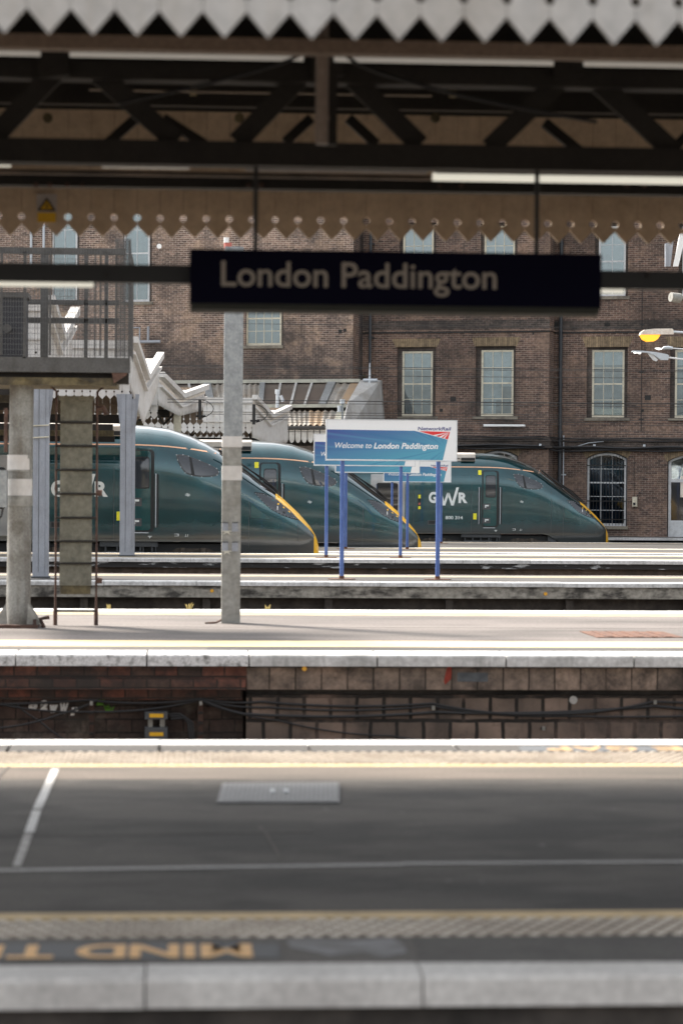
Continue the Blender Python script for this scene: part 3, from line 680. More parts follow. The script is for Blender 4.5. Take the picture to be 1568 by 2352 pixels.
# down pipes and conduits
def vpipe(xd, ya, yb, D, r, mat=m_pipe, label=None, out=.12):
    u = bu(xd, D-out); q = MB(); z0, z1 = bz(yb, D-out, xd), bz(ya, D-out, xd)
    q.tube([(u,D-out,z0),(u,D-out,z1)], r, 10)
    z = z0+.4
    while z < z1: q.tube([(u,D-out,z),(u,D-out,z+.09)], r*1.3, 10); q.box(u-.09, u+.09, D-out, D-.002, z+.02, z+.07); z += 1.8
    return q.build('drainpipe', mat, bld, True)
vpipe(847,380,1230,DM,.055, out=.3); vpipe(1284,380,1235,DR,.07); vpipe(1292.5,1000,1225,DR,.022, m_lamp, out=.08)
for xd in (98,197/2.845*1.0): vpipe(xd, 380, 640, DL, .05, m_lamp)
vpipe(1470, 640, 990, DR, .012, m_cable, out=.03)
q = MB()       # cables and conduits clipped along the cornice
zc2 = zc1-.33
u0, u1 = uL+.2, uM+20
for k, (dz, r, mat_) in enumerate([(.33,.022,0),(.25,.018,0),(.0,.045,0),(-.06,.04,0),(-.12,.03,0)]):
    pts = []
    for i in range(60):
        u = u0+(u1-u0)*i/59
        D = DM if u < uM-.3 else (DM+(DR-DM)*min(1,(u-uM+.3)/1.0))
        pts.append((u, D-.2-.03*(k%3), zc2+dz+.025*math.sin(i*.9+k*2)-(.06 if u > uM else 0)))
    q.tube(pts, r, 6)
q.build('cable_run', m_cable, bld, True)
q = MB()
for i in range(14):
    u = u0+1.1+i*1.9; D = DM if u < uM-.3 else DR
    q.box(u, u+.09, D-.28, D-.24, zc2-.02, zc2+.06)
q.build('cable_clips', m_lamp, bld)
q = MB(); ua = bu(1290,DR-.1); z = bz(1027, DR-.1, 1300)
q.tube([(ua-.6+i*.2, DR-.2, z-.0-.12*math.sin(math.pi*min(i,8)/8)+.02*i) for i in range(12)], .016, 6); q.build('slack_cable', m_lamp, bld, True)
# vents, putlog holes
q = MB()
for (xa,xb,ya,yb,D) in [(1032,1045,912,921,DM),(1008,1015,939,946,DM),(1478,1492,908,919,DR),(1263,1278,741,751,DR+0),(1219,1223,763,769,DM),(775,783,757,766,DL),(786,793,755,762,DL),(1470,1476,940,946,DR),(1384,1397,741,750,DR)]:
    u_, v_ = bu(xa,D), bu(xb,D); q.box(u_, v_, D-.012, D+.02, bz(yb,D,xa), bz(ya,D,xa))
q.build('air_brick', m_black, bld)
# stained render patch near the sky-light, soot patches of darker brick
q = MB()
for (xa,xb,ya,yb,D) in [(815,838,860,905,DM)]:
    u_, v_ = bu(xa,D), bu(xb,D); q.box(u_, v_, D-.01, D-.001, bz(yb,D,xa), bz(ya,D,xa))
q.build('stone_block', m_oldwood, bld)
q = MB(); q.text('10', bu(1466,DR), bu(1476,DR), bz(1134,DR,1470), bz(1125,DR,1470), DR-.004); q.build('chalked_number', m_paving, bld)
# parapet pipes seen left of the gantry
q = MB()
u_, z_ = bl(335,785,DL-.2)
q.tube([(u_-.6,DL-.2,z_),(u_+.6,DL-.2,z_)], .06, 8); q.tube([(u_-.25,DL-.2,z_),(u_-.25,DL-.2,z_+.55),(u_-.7,DL-.2,z_+.55)], .035, 8); q.tube([(u_+.1,DL-.2,z_),(u_+.1,DL-.2,z_+.6)], .05, 8)
q.build('vent_pipes', m_greypole, bld, True)

wl_ = thing('wall_light', 'white tube light fixed to the brick wall below the middle sash window', 'light', tuple(B0), local=True, rotz=-PHI)
q = MB(); u_, z_ = bl(1110,977.5,DM-.12); u2, _z = bl(1205,977.5,DM-.12); q.tube([(u_,DM-.12,z_),(u2,DM-.12,z_)], .055, 10); q.build('tube', m_boardw, wl_, True)
q = MB()
for t in (.25,.75): x = u_+(u2-u_)*t; q.box(x-.03, x+.03, DM-.12, DM-.002, z_-.03, z_+.03)
q.build('bracket', m_lamp, wl_)
ph = thing('wall_telephone', 'small cream call box with a cable on the wall right of the barred arched window', 'call box', tuple(B0), local=True, rotz=-PHI)
u_, z_ = bl(1451,1164,DR-.1); u2, z2 = bl(1462,1141,DR-.1)
q = MB(); q.box(u_,u2,DR-.14,DR-.002,z_,z2); q.box(u_+.02,u2-.02,DR-.17,DR-.14,z_+.03,z_+(z2-z_)*.5); q.build('case', m_winframe, ph)
q = MB(); q.box(u_+.04,u2-.05,DR-.18,DR-.171,z_+.06,z_+(z2-z_)*.42); q.build('dial', m_seal, ph)
q = MB(); q.tube([(u_+.05,DR-.02,z2),(u_+.04,DR-.02,z2+1.6)], .008, 5); q.tube([(u2-.02,DR-.04,z2),(u2+.1,DR-.04,z2+.18)], .01, 5); q.build('cable', m_cable, ph)

# ------------------------------------------------------------------ lean-to roof of corrugated sheet and glass against the building
sk = thing('lean_to_roof', 'lean-to platform roof of corrugated sheets and brown glass against the brick wall', 'roof', tuple(B0), local=True, rotz=-PHI)
YT, YM, YE = DL-.08, DL-3.3, DL-5.3
def L3(x, y, yl): u, z = bl(x, y, yl); return Vector((u, yl, z))
T0, T1 = L3(300,884,YT), L3(827,880,YT); M0, M1 = L3(330,934,YM), L3(797,932,YM); E0, E1 = L3(380,979,YE), L3(785,976,YE)
def lerp(a, b, t): return a+(b-a)*t
def corrug(q, A0, A1, B0_, B1_, pitch, amp):
    L = (A1-A0).length; n = max(2, int(L/pitch)*4); vs = []; fs = []
    for i in range(n+1):
        t = i/n; dz = [0, amp, 0, -amp][i % 4]
        for j in range(2): p = lerp(A0,A1,t) if j == 0 else lerp(B0_,B1_,t); vs.append((p.x, p.y, p.z+dz))
    for i in range(n): fs.append((2*i, 2*i+1, 2*i+3, 2*i+2))
    m = len(vs); vs += [(x,y,z-.012) for x,y,z in vs]; fs += [tuple(m+k for k in f[::-1]) for f in fs]
    q.add(vs, fs)
def fr(xd): return (xd-300)/(827-300)
segs = [(300,384,'g'),(384,446,'g'),(446,480,'t'),(480,610,'c'),(610,718,'g'),(718,760,'g'),(760,776,'t'),(776,808,'c'),(808,827,'s')]
segs = [(300,470,'g'),(470,487,'t'),(487,600,'c'),(600,612,'t'),(612,754,'g'),(754,772,'t'),(772,805,'c'),(805,827,'s')]
gl = MB(); cr = MB(); tn = MB(); trm = MB(); barm = MB()
for a0, a1, kd in segs:
    t0, t1 = fr(a0), fr(a1); A0, A1, Bb0, Bb1 = lerp(T0,T1,t0), lerp(T0,T1,t1), lerp(M0,M1,t0), lerp(M0,M1,t1)
    if kd == 'g':
        dn = Vector((0,0,-.03)); gl.hexa([A0,Bb0,Bb1,A1], [A0+dn,Bb0+dn,Bb1+dn,A1+dn]); 
        n = max(1, round((a1-a0)/37.0))
        for k in range(1, n):
            t = t0+(t1-t0)*k/n; p, r_ = lerp(T0,T1,t), lerp(M0,M1,t); e = Vector((.045,0,0)); u3 = Vector((0,0,.06))
            barm.hexa([p-e,r_-e,r_+e,p+e],[p-e+u3,r_-e+u3,r_+e+u3,p+e+u3])
    elif kd == 'c': corrug(cr, A0, A1, Bb0, Bb1, .2, .035)
    elif kd == 's': dn = Vector((0,0,-.03)); tn.hexa([A0,Bb0,Bb1,A1],[A0+dn,Bb0+dn,Bb1+dn,A1+dn])
    else: up_ = Vector((0,0,.09)); trm.hexa([A0,Bb0,Bb1,A1],[A0+up_,Bb0+up_,Bb1+up_,A1+up_])
gl.build('roof_glass', m_roofglass, sk); cr.build('corrugated_sheets', m_corr, sk, True); tn.build('stained_sheet', m_corrtan, sk); trm.build('flashing', m_galv, sk); barm.build('glazing_bars', m_wcanopyg, sk)
lo = MB(); lt_ = MB()
dz = Vector((0,0,-.18))
def fr2(xd): return (xd-330)/(797-330)
for a0, a1, mb_ in [(330,711,lo),(711,744,lt_),(744,775,lo)]:
    t0, t1 = fr2(a0), fr2(a1); corrug(mb_, lerp(M0,M1,t0)+dz, lerp(M0,M1,t1)+dz, lerp(E0,E1,t0), lerp(E0,E1,t1), .2, .04)
t0, t1 = fr2(775), fr2(797); dn = Vector((0,0,-.03)); q4 = [lerp(M0,M1,t0)+dz, lerp(E0,E1,t0), lerp(E0,E1,t1), lerp(M0,M1,t1)+dz]
lo.build('corrugated_sheets', m_corr, sk, True); lt_.build('corrugated_sheets', m_corrtan, sk, True)
b = MB(); b.hexa(q4, [p+dn for p in q4]); b.build('end_sheet', MAT('pale_sheet', (.46,.46,.38), .6, col2=(.4,.36,.28), scale=3), sk)
b = MB()
for P0, P1, h, o2 in ((T0,T1,.13,.03),(M0,M1,.12,-.06)):
    a_, c2 = Vector((0,-.09,o2)), Vector((0,.05,o2)); up_ = Vector((0,0,h))
    b.hexa([P0+a_,P1+a_,P1+c2,P0+c2],[P0+a_+up_,P1+a_+up_,P1+c2+up_,P0+c2+up_])
b.build('ridge_flashing', MAT('ridge_pale', (.45,.45,.38), .6, col2=(.33,.32,.28), scale=4), sk)
b = MB(); b.tube([E0+Vector((0,-.08,-.1)), E1+Vector((0,-.08,-.1))], .07, 8); b.build('gutter', m_black, sk)
b = MB(); x = E0.x
while x < E1.x-.1:
    zt_ = E0.z+(E1.z-E0.z)*((x-E0.x)/(E1.x-E0.x))
    b.prism([(x,zt_-.15),(x+.2,zt_-.15),(x+.2,zt_-.5),(x+.16,zt_-.6),(x+.1,zt_-.64),(x+.04,zt_-.6),(x,zt_-.5)], YE+.1, YE+.13); x += .235
b.build('valance', m_wcanopyg, sk)
b = MB(); endp = lambda x,y,yl: L3(x,y,yl)
x1 = T1.x+.0
b.add([tuple(p) for p in (Vector((T1.x,YT,T1.z+.12)), Vector((M1.x,YM,M1.z+.1)), Vector((E1.x,YE,E1.z)), Vector((E1.x,YE,E1.z-.6)), Vector((T1.x+1.0,YT,E1.z-.6)), Vector((T1.x+.8,YT,T1.z+.1)))]+
      [tuple(p+Vector((.05,.0,0))) for p in (Vector((T1.x,YT,T1.z+.12)), Vector((M1.x,YM,M1.z+.1)), Vector((E1.x,YE,E1.z)), Vector((E1.x,YE,E1.z-.6)), Vector((T1.x+1.0,YT,E1.z-.6)), Vector((T1.x+.8,YT,T1.z+.1)))],
      [(0,1,2,3,4,5),(11,10,9,8,7,6)]+[(i,i+6,(i+1)%6+6,(i+1)%6) for i in range(6)])
b.build('gable_end', m_wcanopyg, sk)
b = MB()
b.box(E0.x, E1.x-.1, YE+.3, YE+.5, E1.z-1.3, E1.z-.75); b.box(E0.x, E1.x, DL-.2, DL-.02, -.2, E1.z+.2)
b.build('under_beams', m_brown, sk)
b = MB(); u_, z_ = bl(828,862,DL-.3); b.tube([(T1.x+.45,YT-.3,T1.z-.1),(T1.x+.45,YT-.3,T1.z+.75)], [.06,.02], 8); b.tube([(T1.x+.2,YT-.3,T1.z+.1),(T1.x+.75,YT-.3,T1.z+.1)], .06, 8); b.build('vent', m_lamp, sk)

# ------------------------------------------------------------------ white butterfly canopies on the far platforms
m_backf = MAT('shaded_side_boards', (.22,.17,.125), .8, col2=(.15,.115,.085), scale=2, grain=.3)  # shade under the roof painted into the rear boards' brown
def canopy(label, Nn, V, F, hN, hV, hF, xleft, tooth_pitch, mat, front_h=None, skew=None, back_h=None, back_x=None):
    """Nn, V, F: top points of the zig-zag end: near eave, valley, far eave (world). h*: board depth there."""
    root = thing('platform_canopy', label, 'canopy', (Nn.x, V.y, 0), group='white boarded canopies of the far platforms')
    # end boards from near eave down to the valley and up to the far eave
    def endboards(P, Q, hp, hq, name):
        b = MB(); L = (Q-P).length; n = max(3, int(L/.13)); nrm = Vector((.03,0,0)); e = Vector((-.0,0,0))
        for i in range(n):
            t0, t1 = (i+.04)/n, (i+.96)/n; a_, c2 = lerp(P,Q,t0), lerp(P,Q,t1); tm_ = lerp(P,Q,(t0+t1)/2)
            h0, h1 = hp+(hq-hp)*t0, hp+(hq-hp)*t1
            pts = [a_, a_-Vector((0,0,h0)), tm_-Vector((0,0,(h0+h1)/2+.13)), c2-Vector((0,0,h1)), c2]
            m = len(pts); b.add([tuple(p) for p in pts]+[tuple(p+nrm) for p in pts], [list(range(m)), list(range(2*m-1,m-1,-1))]+[(k,(k+1)%m,(k+1)%m+m,k+m) for k in range(m)])
        b.build(name, mat, root)
        r = MB()
        g2 = MB(); s1 = Vector((.031,0,-.13)); s2 = Vector((.05,0,-.13)); up_ = Vector((0,0,.07)); g2.hexa([P+s1,Q+s1,Q+s2,P+s2],[P+s1+up_,Q+s1+up_,Q+s2+up_,P+s2+up_]); g2.build('weathered_moulding', m_lampcream, root)
        for (o1, o2, hh) in ((.0,.14,.14),(-.26,.09,.06)):
            up_ = Vector((0,0,hh)); s1, s2 = Vector((.0,0,o1)), Vector((.03+o2,0,o1))
            r.hexa([P+s1,Q+s1,Q+s2,P+s2],[P+s1+up_,Q+s1+up_,Q+s2+up_,P+s2+up_])
        r.build('barge_board', mat, root)
    endboards(Nn, V, hN, hV, 'end_boards'); endboards(V, F, hV, hF, 'end_boards')
    # long fascia facing the viewer with pierced, toothed valance
    def longfascia(P, h, name, facing=-1):
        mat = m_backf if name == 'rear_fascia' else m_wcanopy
        p = tooth_pitch; r = p*.13; zt = P.z+.02; zb = P.z-h; b = MB(); x = P.x-p; yy0, yy1 = P.y-.03, P.y
        sk_ = skew or 0.0
        b.fn = (lambda X,Yy,Z: (X, Yy+(X-P.x)*sk_, Z)) if sk_ else None
        zl_ = zb+.36
        while x > xleft:
            n = 6; zh = zb+p*.95; zn = zb+p*.5
            R_ = [(x+p, zh+r)]+[(x+p-r*math.sin(math.pi*k/n), zh+r*math.cos(math.pi*k/n)) for k in range(1,n)]+[(x+p, zh-r)]
            Lf = [(x, zh-r)]+[(x+r*math.sin(math.pi*k/n), zh-r*math.cos(math.pi*k/n)) for k in range(1,n)]+[(x, zh+r)]
            g_ = .004
            poly = [(x+g_,zl_),(x+p-g_,zl_)]+[(min(u,x+p-g_),v_) for u,v_ in R_]+[(x+p-g_,zn),(x+p/2,zb),(x+g_,zn)]+[(max(u,x+g_),v_) for u,v_ in Lf]
            b.prism(poly[::-1], yy0, yy1)
            b.box(x+g_, x+p-g_, yy0+.008, yy1, zl_+.05, zt)
            x -= p
        b.box(x, P.x, yy0-.05, yy1, zl_, zl_+.05); b.box(x, P.x, yy0-.06, yy1, zt-.16, zt+.02)
        if h > 1.0: b.box(x, P.x, yy0-.03, yy1, zt-.42, zt-.36)
        b.build(name, mat, root)
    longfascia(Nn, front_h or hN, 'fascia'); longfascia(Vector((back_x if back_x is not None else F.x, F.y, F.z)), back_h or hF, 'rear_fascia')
    # roof planes running away to the left
    r = MB(); dx = Vector((xleft-Nn.x, (xleft-Nn.x)*(skew or 0), 0)); th = Vector((0,0,-.05)); dzr = Vector((0,0,-.02))
    for P, Q in ((Nn+Vector((0,.01,0)),V),(V,F-Vector((0,.04,0)))):
        r.hexa([P+dzr,Q+dzr,Q+dx+dzr,P+dx+dzr],[P+th,Q+th,Q+dx+th,P+dx+th])
    r.build('roof_deck', m_wcanopy, root)
    # dark iron frame below: beam under the valley, ties and struts
    s_ = MB(); q_ = MB()
    vb = V-Vector((.25,0,hV*.9)); s_.fn = None
    s_.hexa([vb+Vector((0,-.07,0)),vb+Vector((0,.07,0)),vb+dx+Vector((0,.07,0)),vb+dx+Vector((0,-.07,0))],[v+Vector((0,0,-.2)) for v in (vb+Vector((0,-.07,0)),vb+Vector((0,.07,0)),vb+dx+Vector((0,.07,0)),vb+dx+Vector((0,-.07,0)))])
    k = 0
    while -.4-k*2.4 > xleft-Nn.x:
        o2 = Vector((-.4-k*2.4, (-.4-k*2.4)*(skew or 0), 0)); base_ = V+o2-Vector((0,0,hV+.35))
        for P in (Nn, F):
            tp = P+o2-Vector((0,0,.3)); s_.tube([base_, tp], .04, 4); s_.tube([lerp(base_,tp,.5), V+o2-Vector((0,0,.1))], .025, 4); s_.tube([tp-Vector((0,0,.35)), lerp(base_,tp,.35)],.02,4)
        k += 1
    s_.build('iron_frame', m_girder, root)
    for kk in range(3):
        q2 = MB(); yy = lerp(Nn, F, .25+.25*kk)
        q2.fn = (lambda X,Yy,Z: (X, Yy+(X-Nn.x)*(skew or 0), Z)) if skew else None
        zz = min(V.z, yy.z)-hV-.15-.12*kk
        q2.box(xleft, Nn.x-.4, yy.y-.08, yy.y+.08, zz-.14, zz); q2.build('purlin', m_oldwood if kk == 1 else m_girder, root)
    return root
def P3(x, y, Yw): return at_y(x, y, Yw)
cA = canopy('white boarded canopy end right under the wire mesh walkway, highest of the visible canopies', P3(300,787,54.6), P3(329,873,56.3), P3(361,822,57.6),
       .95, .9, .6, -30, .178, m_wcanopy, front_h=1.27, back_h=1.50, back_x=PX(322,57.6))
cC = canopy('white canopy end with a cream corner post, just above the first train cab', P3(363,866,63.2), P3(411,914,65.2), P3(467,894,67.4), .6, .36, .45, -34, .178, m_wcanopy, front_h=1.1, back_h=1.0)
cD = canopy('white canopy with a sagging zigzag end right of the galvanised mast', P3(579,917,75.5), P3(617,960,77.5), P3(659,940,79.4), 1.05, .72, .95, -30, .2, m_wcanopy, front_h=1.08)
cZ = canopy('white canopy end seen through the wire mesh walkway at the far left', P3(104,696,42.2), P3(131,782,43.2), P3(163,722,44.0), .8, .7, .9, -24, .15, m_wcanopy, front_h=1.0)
# cream corner post and lighting boxes of the middle canopy
b = MB(); pA = P3(408,945,65.4); pB = P3(408,1060,65.4); b.box(pA.x-.1, pA.x+.1, 65.3, 65.5, -.1, pA.z); tag(b.build('canopy_post', m_winframe), 'slim cream post below the valley of the canopy above the first train cab', 'post')
def pa_box(name, x0, x1, y0, y1, Yw, mat, label, cat):
    a_, c2 = at_y(x0, y1, Yw), at_y(x1, y0, Yw); b = MB(); b.box(a_.x, c2.x, Yw-.12, Yw+.12, a_.z, c2.z)
    b.box(a_.x-.015, c2.x+.015, Yw-.14, Yw+.14, c2.z, c2.z+.04); r = thing(name, label, cat, ((a_.x+c2.x)/2, Yw, a_.z)); b.build('case', mat, r)
    q_ = MB(); q_.box(a_.x+.04, a_.x+(c2.x-a_.x)*.7, Yw-.135, Yw-.121, a_.z+(c2.z-a_.z)*.5, a_.z+(c2.z-a_.z)*.8); q_.build('plate', m_ugrey, r); return r
pa_box('junction_box', 327, 345, 894, 943, 62.9, m_oldwood, 'tan weathered equipment box on the white canopy fascia left of the first train cab', 'box')
pa_box('junction_box', 308, 320, 922, 956, 56.0, m_winframe, 'narrow cream box on the bracketed canopy post beside the tan box', 'box')

# ------------------------------------------------------------------ trains
tx = [0,.065,.21,.49,.90,.92,1.09,1.46,1.71,1.96,2.26,2.46,2.81,3.2,3.7,4.2,4.8,30]
tz = [.10,.36,.60,.92,1.30,1.315,1.43,1.70,1.89,2.08,2.30,2.46,2.66,2.83,2.99,3.06,3.085,3.085]
wx = [0,.05,.12,.25,.45,.8,1.3,2,3,4.2,30]; wv = [.45,.62,.74,.86,.97,1.08,1.18,1.26,1.32,1.35,1.35]
def interp(x, xs_, ys_):
    if x <= xs_[0]: return ys_[0]
    for i in range(len(xs_)-1):
        if x <= xs_[i+1]:
            t = (x-xs_[i])/(xs_[i+1]-xs_[i]); return ys_[i]+(ys_[i+1]-ys_[i])*t
    return ys_[-1]
def ztop(x): return interp(x, tx, tz)
def hw(x): return interp(x, wx, wv)
def zmid(x): return max(.02, min(1.95, ztop(x)*(.55+.08*min(1,x/3))))
def nexp(x): return 2.3 if x > 3 else 2.3+1.1*(3-x)/3
def zbot(x):
    if x > 2.35: return .23
    if x > 1.75: return .23-.33*(2.35-x)/.6
    return -.10-.25*min(1,(1.75-x)/.6)
def side_y(x, z):
    zt_, zm, w_ = ztop(x), zmid(x), hw(x)
    if z >= zm:
        t = min(.999, (z-zm)/(zt_-zm)); n = nexp(x); return w_*(1-t**n)**(1/n)
    t = (zm-z)/(zm+.6); return w_*(1-.09*t*t)
def section(x):
    zt_, zm, w_, zb_ = ztop(x), zmid(x), hw(x), zbot(x); n = nexp(x); pts = []
    for k in range(7): z = zb_+(zm-zb_)*k/7; pts.append((-side_y(x,z), z))
    K = 18
    for k in range(K+1):
        a_ = math.pi/2*k/K; pts.append((-w_*max(0,math.cos(a_))**(2/n), zm+(zt_-zm)*math.sin(a_)**(2/n)))
    return pts+[(-y, z) for y, z in pts[-2::-1]]
LEN = 27.0
xsx = [0,.02,.05,.09,.14,.21,.3,.4,.5,.62,.75,.9,1.0,1.09,1.25,1.46,1.6,1.71,1.85,1.96,2.1,2.26,2.46,2.62,2.81,3.0,3.2,3.45,3.7,3.95,4.2,4.5,4.8,6,8,12,18,LEN]
tr = thing('train', 'x', 'train', (0,0,0), group='dark green intercity trains at the buffers', local=True)
secs = [section(x) for x in xsx]; M_ = len(secs[0])
vs = [(-x, y, z) for x, s_ in zip(xsx, secs) for y, z in s_]
parts = {'body': [], 'nose_panel': [], 'windscreen': [], 'roof': []}
for i in range(len(xsx)-1):
    xm = (xsx[i]+xsx[i+1])/2
    for k in range(M_-1):
        zs_ = [secs[i][k][1], secs[i][k+1][1], secs[i+1][k][1], secs[i+1][k+1][1]]; zm_ = sum(zs_)/4; ym = abs(secs[i][k][0]+secs[i][k+1][0])/2
        f = (i*M_+k, i*M_+k+1, (i+1)*M_+k+1, (i+1)*M_+k)
        lim = ztop(xm)-zm_
        ka = min(k, M_-2-k)-7      # step round the girth above the waist
        if xm < 1.09 and (ka >= 5 or xm < .12): parts['nose_panel'].append(f)
        elif 1.09 <= xm < 2.46 and lim < .10 and ym < hw(xm)*.86: parts['windscreen'].append(f)
        elif xm >= 2.46 and lim < .10: parts['roof'].append(f)
        else: parts['body'].append(f)
parts['nose_panel'].append(tuple(range(M_-1,-1,-1)))
parts['body'].append(tuple((len(xsx)-1)*M_+k for k in range(M_)))
mm = {'body': m_green, 'nose_panel': m_nose, 'windscreen': m_tglass, 'roof': m_troof}
for nm, fs in parts.items():
    used = sorted({i for f in fs for i in f}); mp = {v: k for k, v in enumerate(used)}
    b = MB(); b.add([vs[i] for i in used], [tuple(mp[i] for i in f) for f in fs]); o = b.build(nm, mm[nm], tr, True)
    if nm == 'body': body = o
    if nm == 'windscreen': wsc = o
def skin(poly, off, name, mat, parent, thick=None):
    """outline in (distance from nose, height) laid on the near side of the body, `off` proud of it"""
    bm = bmesh.new(); vv = [bm.verts.new((x, 0, z)) for x, z in poly]; bm.faces.new(vv)
    xs_ = [p[0] for p in poly]; zs_ = [p[1] for p in poly]
    def cuts(lo, hi, st, ax):
        k = math.floor(lo/st)+1
        while k*st < hi:
            co = Vector((k*st,0,0)) if ax == 0 else Vector((0,0,k*st)); no = Vector((1,0,0)) if ax == 0 else Vector((0,0,1))
            bmesh.ops.bisect_plane(bm, geom=bm.verts[:]+bm.edges[:]+bm.faces[:], plane_co=co, plane_no=no); k += 1
    cuts(min(xs_), max(xs_), .12, 0); cuts(min(zs_), max(zs_), .1, 1)
    bmesh.ops.triangulate(bm, faces=bm.faces[:]); bm.verts.ensure_lookup_table()
    vs_ = [(-v.co.x, -side_y(v.co.x, v.co.z)-off, v.co.z) for v in bm.verts]; bm.verts.index_update()
    fs_ = [[v.index for v in f.verts] for f in bm.faces]; bm.free()
    m = MB()
    th_ = off*.8; nv = len(vs_)
    # solid: outer skin, inner skin and rim
    import collections
    ec = collections.Counter(); ed = {}
    for f in fs_:
        for i in range(3):
            e = (f[i], f[(i+1)%3]); ec[tuple(sorted(e))] += 1; ed[tuple(sorted(e))] = e
    def orient(f):
        a_, b2, c3 = [Vector(vs_[i]) for i in f]; return f if (b2-a_).cross(c3-a_).y < 0 else f[::-1]
    F1 = [orient(f) for f in fs_]
    inner = [(x, y+th_, z) for x, y, z in vs_]
    rim = [(ed[e][0], ed[e][1], ed[e][1]+nv, ed[e][0]+nv) for e, c in ec.items() if c == 1]
    m.add(vs_+inner, F1+[[i+nv for i in f[::-1]] for f in F1]+rim)
    return m.build(name, mat, parent, True)
def rr(x0, x1, z0, z1, r, n=5):
    out = []
    for cx, cz, a0 in ((x1-r,z1-r,0),(x0+r,z1-r,90),(x0+r,z0+r,180),(x1-r,z0+r,270)):
        for k in range(n+1): a_ = rad(a0+90*k/n); out.append((cx+r*math.cos(a_), cz+r*math.sin(a_)))
    return out
def c3(cx, cy): return ((1443-cx)/200.6, 1.94-(cy-375)/200.6)      # measured on the third train
def R3(x0, x1, y0, y1): a_, c2 = c3(x0, y1), c3(x1, y0); return c2[0], a_[0], a_[1], c2[1]
x0,x1,z0,z1 = R3(512,632,272,672)
dframe = skin(rr(x0,x1,z0,z1,.1), .006, 'door', m_seal, tr)
x0,x1,z0,z1 = R3(521,615,278,664); skin(rr(x0,x1,z0,z1,.08), .012, 'door_leaf', m_doorg, dframe)
x0,x1,z0,z1 = R3(536,610,306,462); skin(rr(x0,x1,z0,z1,.07), .016, 'window_seal', m_seal, dframe)
x0,x1,z0,z1 = R3(540,606,311,457); skin(rr(x0,x1,z0,z1,.06), .020, 'window', m_sidegl, dframe)
for a0, a1 in ((506,547),(606,644)):
    x0,x1,z0,z1 = R3(515,572,a0,a1); skin(rr(x0,x1,z0,z1,.015), .016, 'step_recess', m_ugrey, dframe)
    x0,x1,z0,z1 = R3(533,560,a0+8,a0+18); skin(rr(x0,x1,z0,z1,.01), .020, 'step_symbol', m_logo, dframe)
    x0,x1,z0,z1 = R3(533,541,a0+19,a0+28); skin(rr(x0,x1,z0,z1,.005), .020, 'step_symbol', m_logo, dframe)
x0,x1,z0,z1 = R3(523,606,673,678); skin(rr(x0,x1,z0,z1,.008), .02, 'sill_strip', m_lamp, dframe)
for cx in (490, 640):
    px_, pz1 = c3(cx,390); _, pz0 = c3(cx,648); h = MB(); yy = lambda z: -side_y(px_, z)-.05
    x0,x1,z0,z1 = R3(cx-5,cx+14,390,648); skin(rr(x0,x1,z0,z1,.02), .006, 'handrail_recess', m_seal, tr)
    h.tube([(-px_,yy(pz1)+.04,pz1),(-px_,yy(pz1),pz1-.02),(-px_,yy(1.2),1.2),(-px_,yy(pz0),pz0+.02),(-px_,yy(pz0)+.04,pz0)], .014, 6); h.build('handrail', m_lamp, tr, True)
for (a0,a1,b0,b1) in ((485,508,270,303),(451,475,574,617),(62,79,446,471),(62,79,526,547)):
    x0,x1,z0,z1 = R3(a0,a1,b0,b1); skin(rr(x0,x1,z0,z1,.012), .010, 'sticker', m_sticker, tr)
x0,x1,z0,z1 = R3(60,80,440,550); skin(rr(x0,x1,z0,z1,.012), .005, 'door_button_panel', m_seal, tr)
x0,x1,z0,z1 = R3(64,77,502,517); skin(rr(x0,x1,z0,z1,.02), .010, 'door_button', m_redl, tr)
x0,x1,z0,z1 = R3(129,193,624,656); skin(rr(x0,x1,z0,z1,.01), .006, 'data_panel', m_ugrey, tr)
x0,x1,z0,z1 = R3(138,188,628,650); skin(rr(x0,x1,z0,z1,.01), .009, 'data_plate', m_seal, tr)
x0,x1,z0,z1 = R3(195,221,625,654); skin(rr(x0,x1,z0,z1,.01), .008, 'teal_label', m_teal, tr)
# logo: G, tall W, R
lg = MB(); surf = lambda off: (lambda X, Z: (X, -side_y(-X, Z)-off, Z))
for ch, q0, q1, w0, w1 in (('G',135,195,425,498),('R',345,409,428,498)):
    A_, B_ = c3(q0,w1), c3(q1,w0); lg.text(ch, -A_[0], -B_[0], A_[1], B_[1], 0, bold=.045, flat=surf(.008))
def wstroke(a_, b2, tw):
    p, q = c3(*a_), c3(*b2); t = tw/200.6/2; pts = [(p[0]+t,p[1]),(p[0]-t,p[1]),(q[0]-t,q[1]),(q[0]+t,q[1])]
    lg.add([(-x, -side_y(x,z)-.008, z) for x, z in pts], [(0,3,2,1)])
wstroke((207,392),(243,520),19); wstroke((243,520),(273,430),17); wstroke((273,430),(303,520),17); wstroke((303,520),(339,392),19)
logo = lg.build('logo', m_logo, tr)
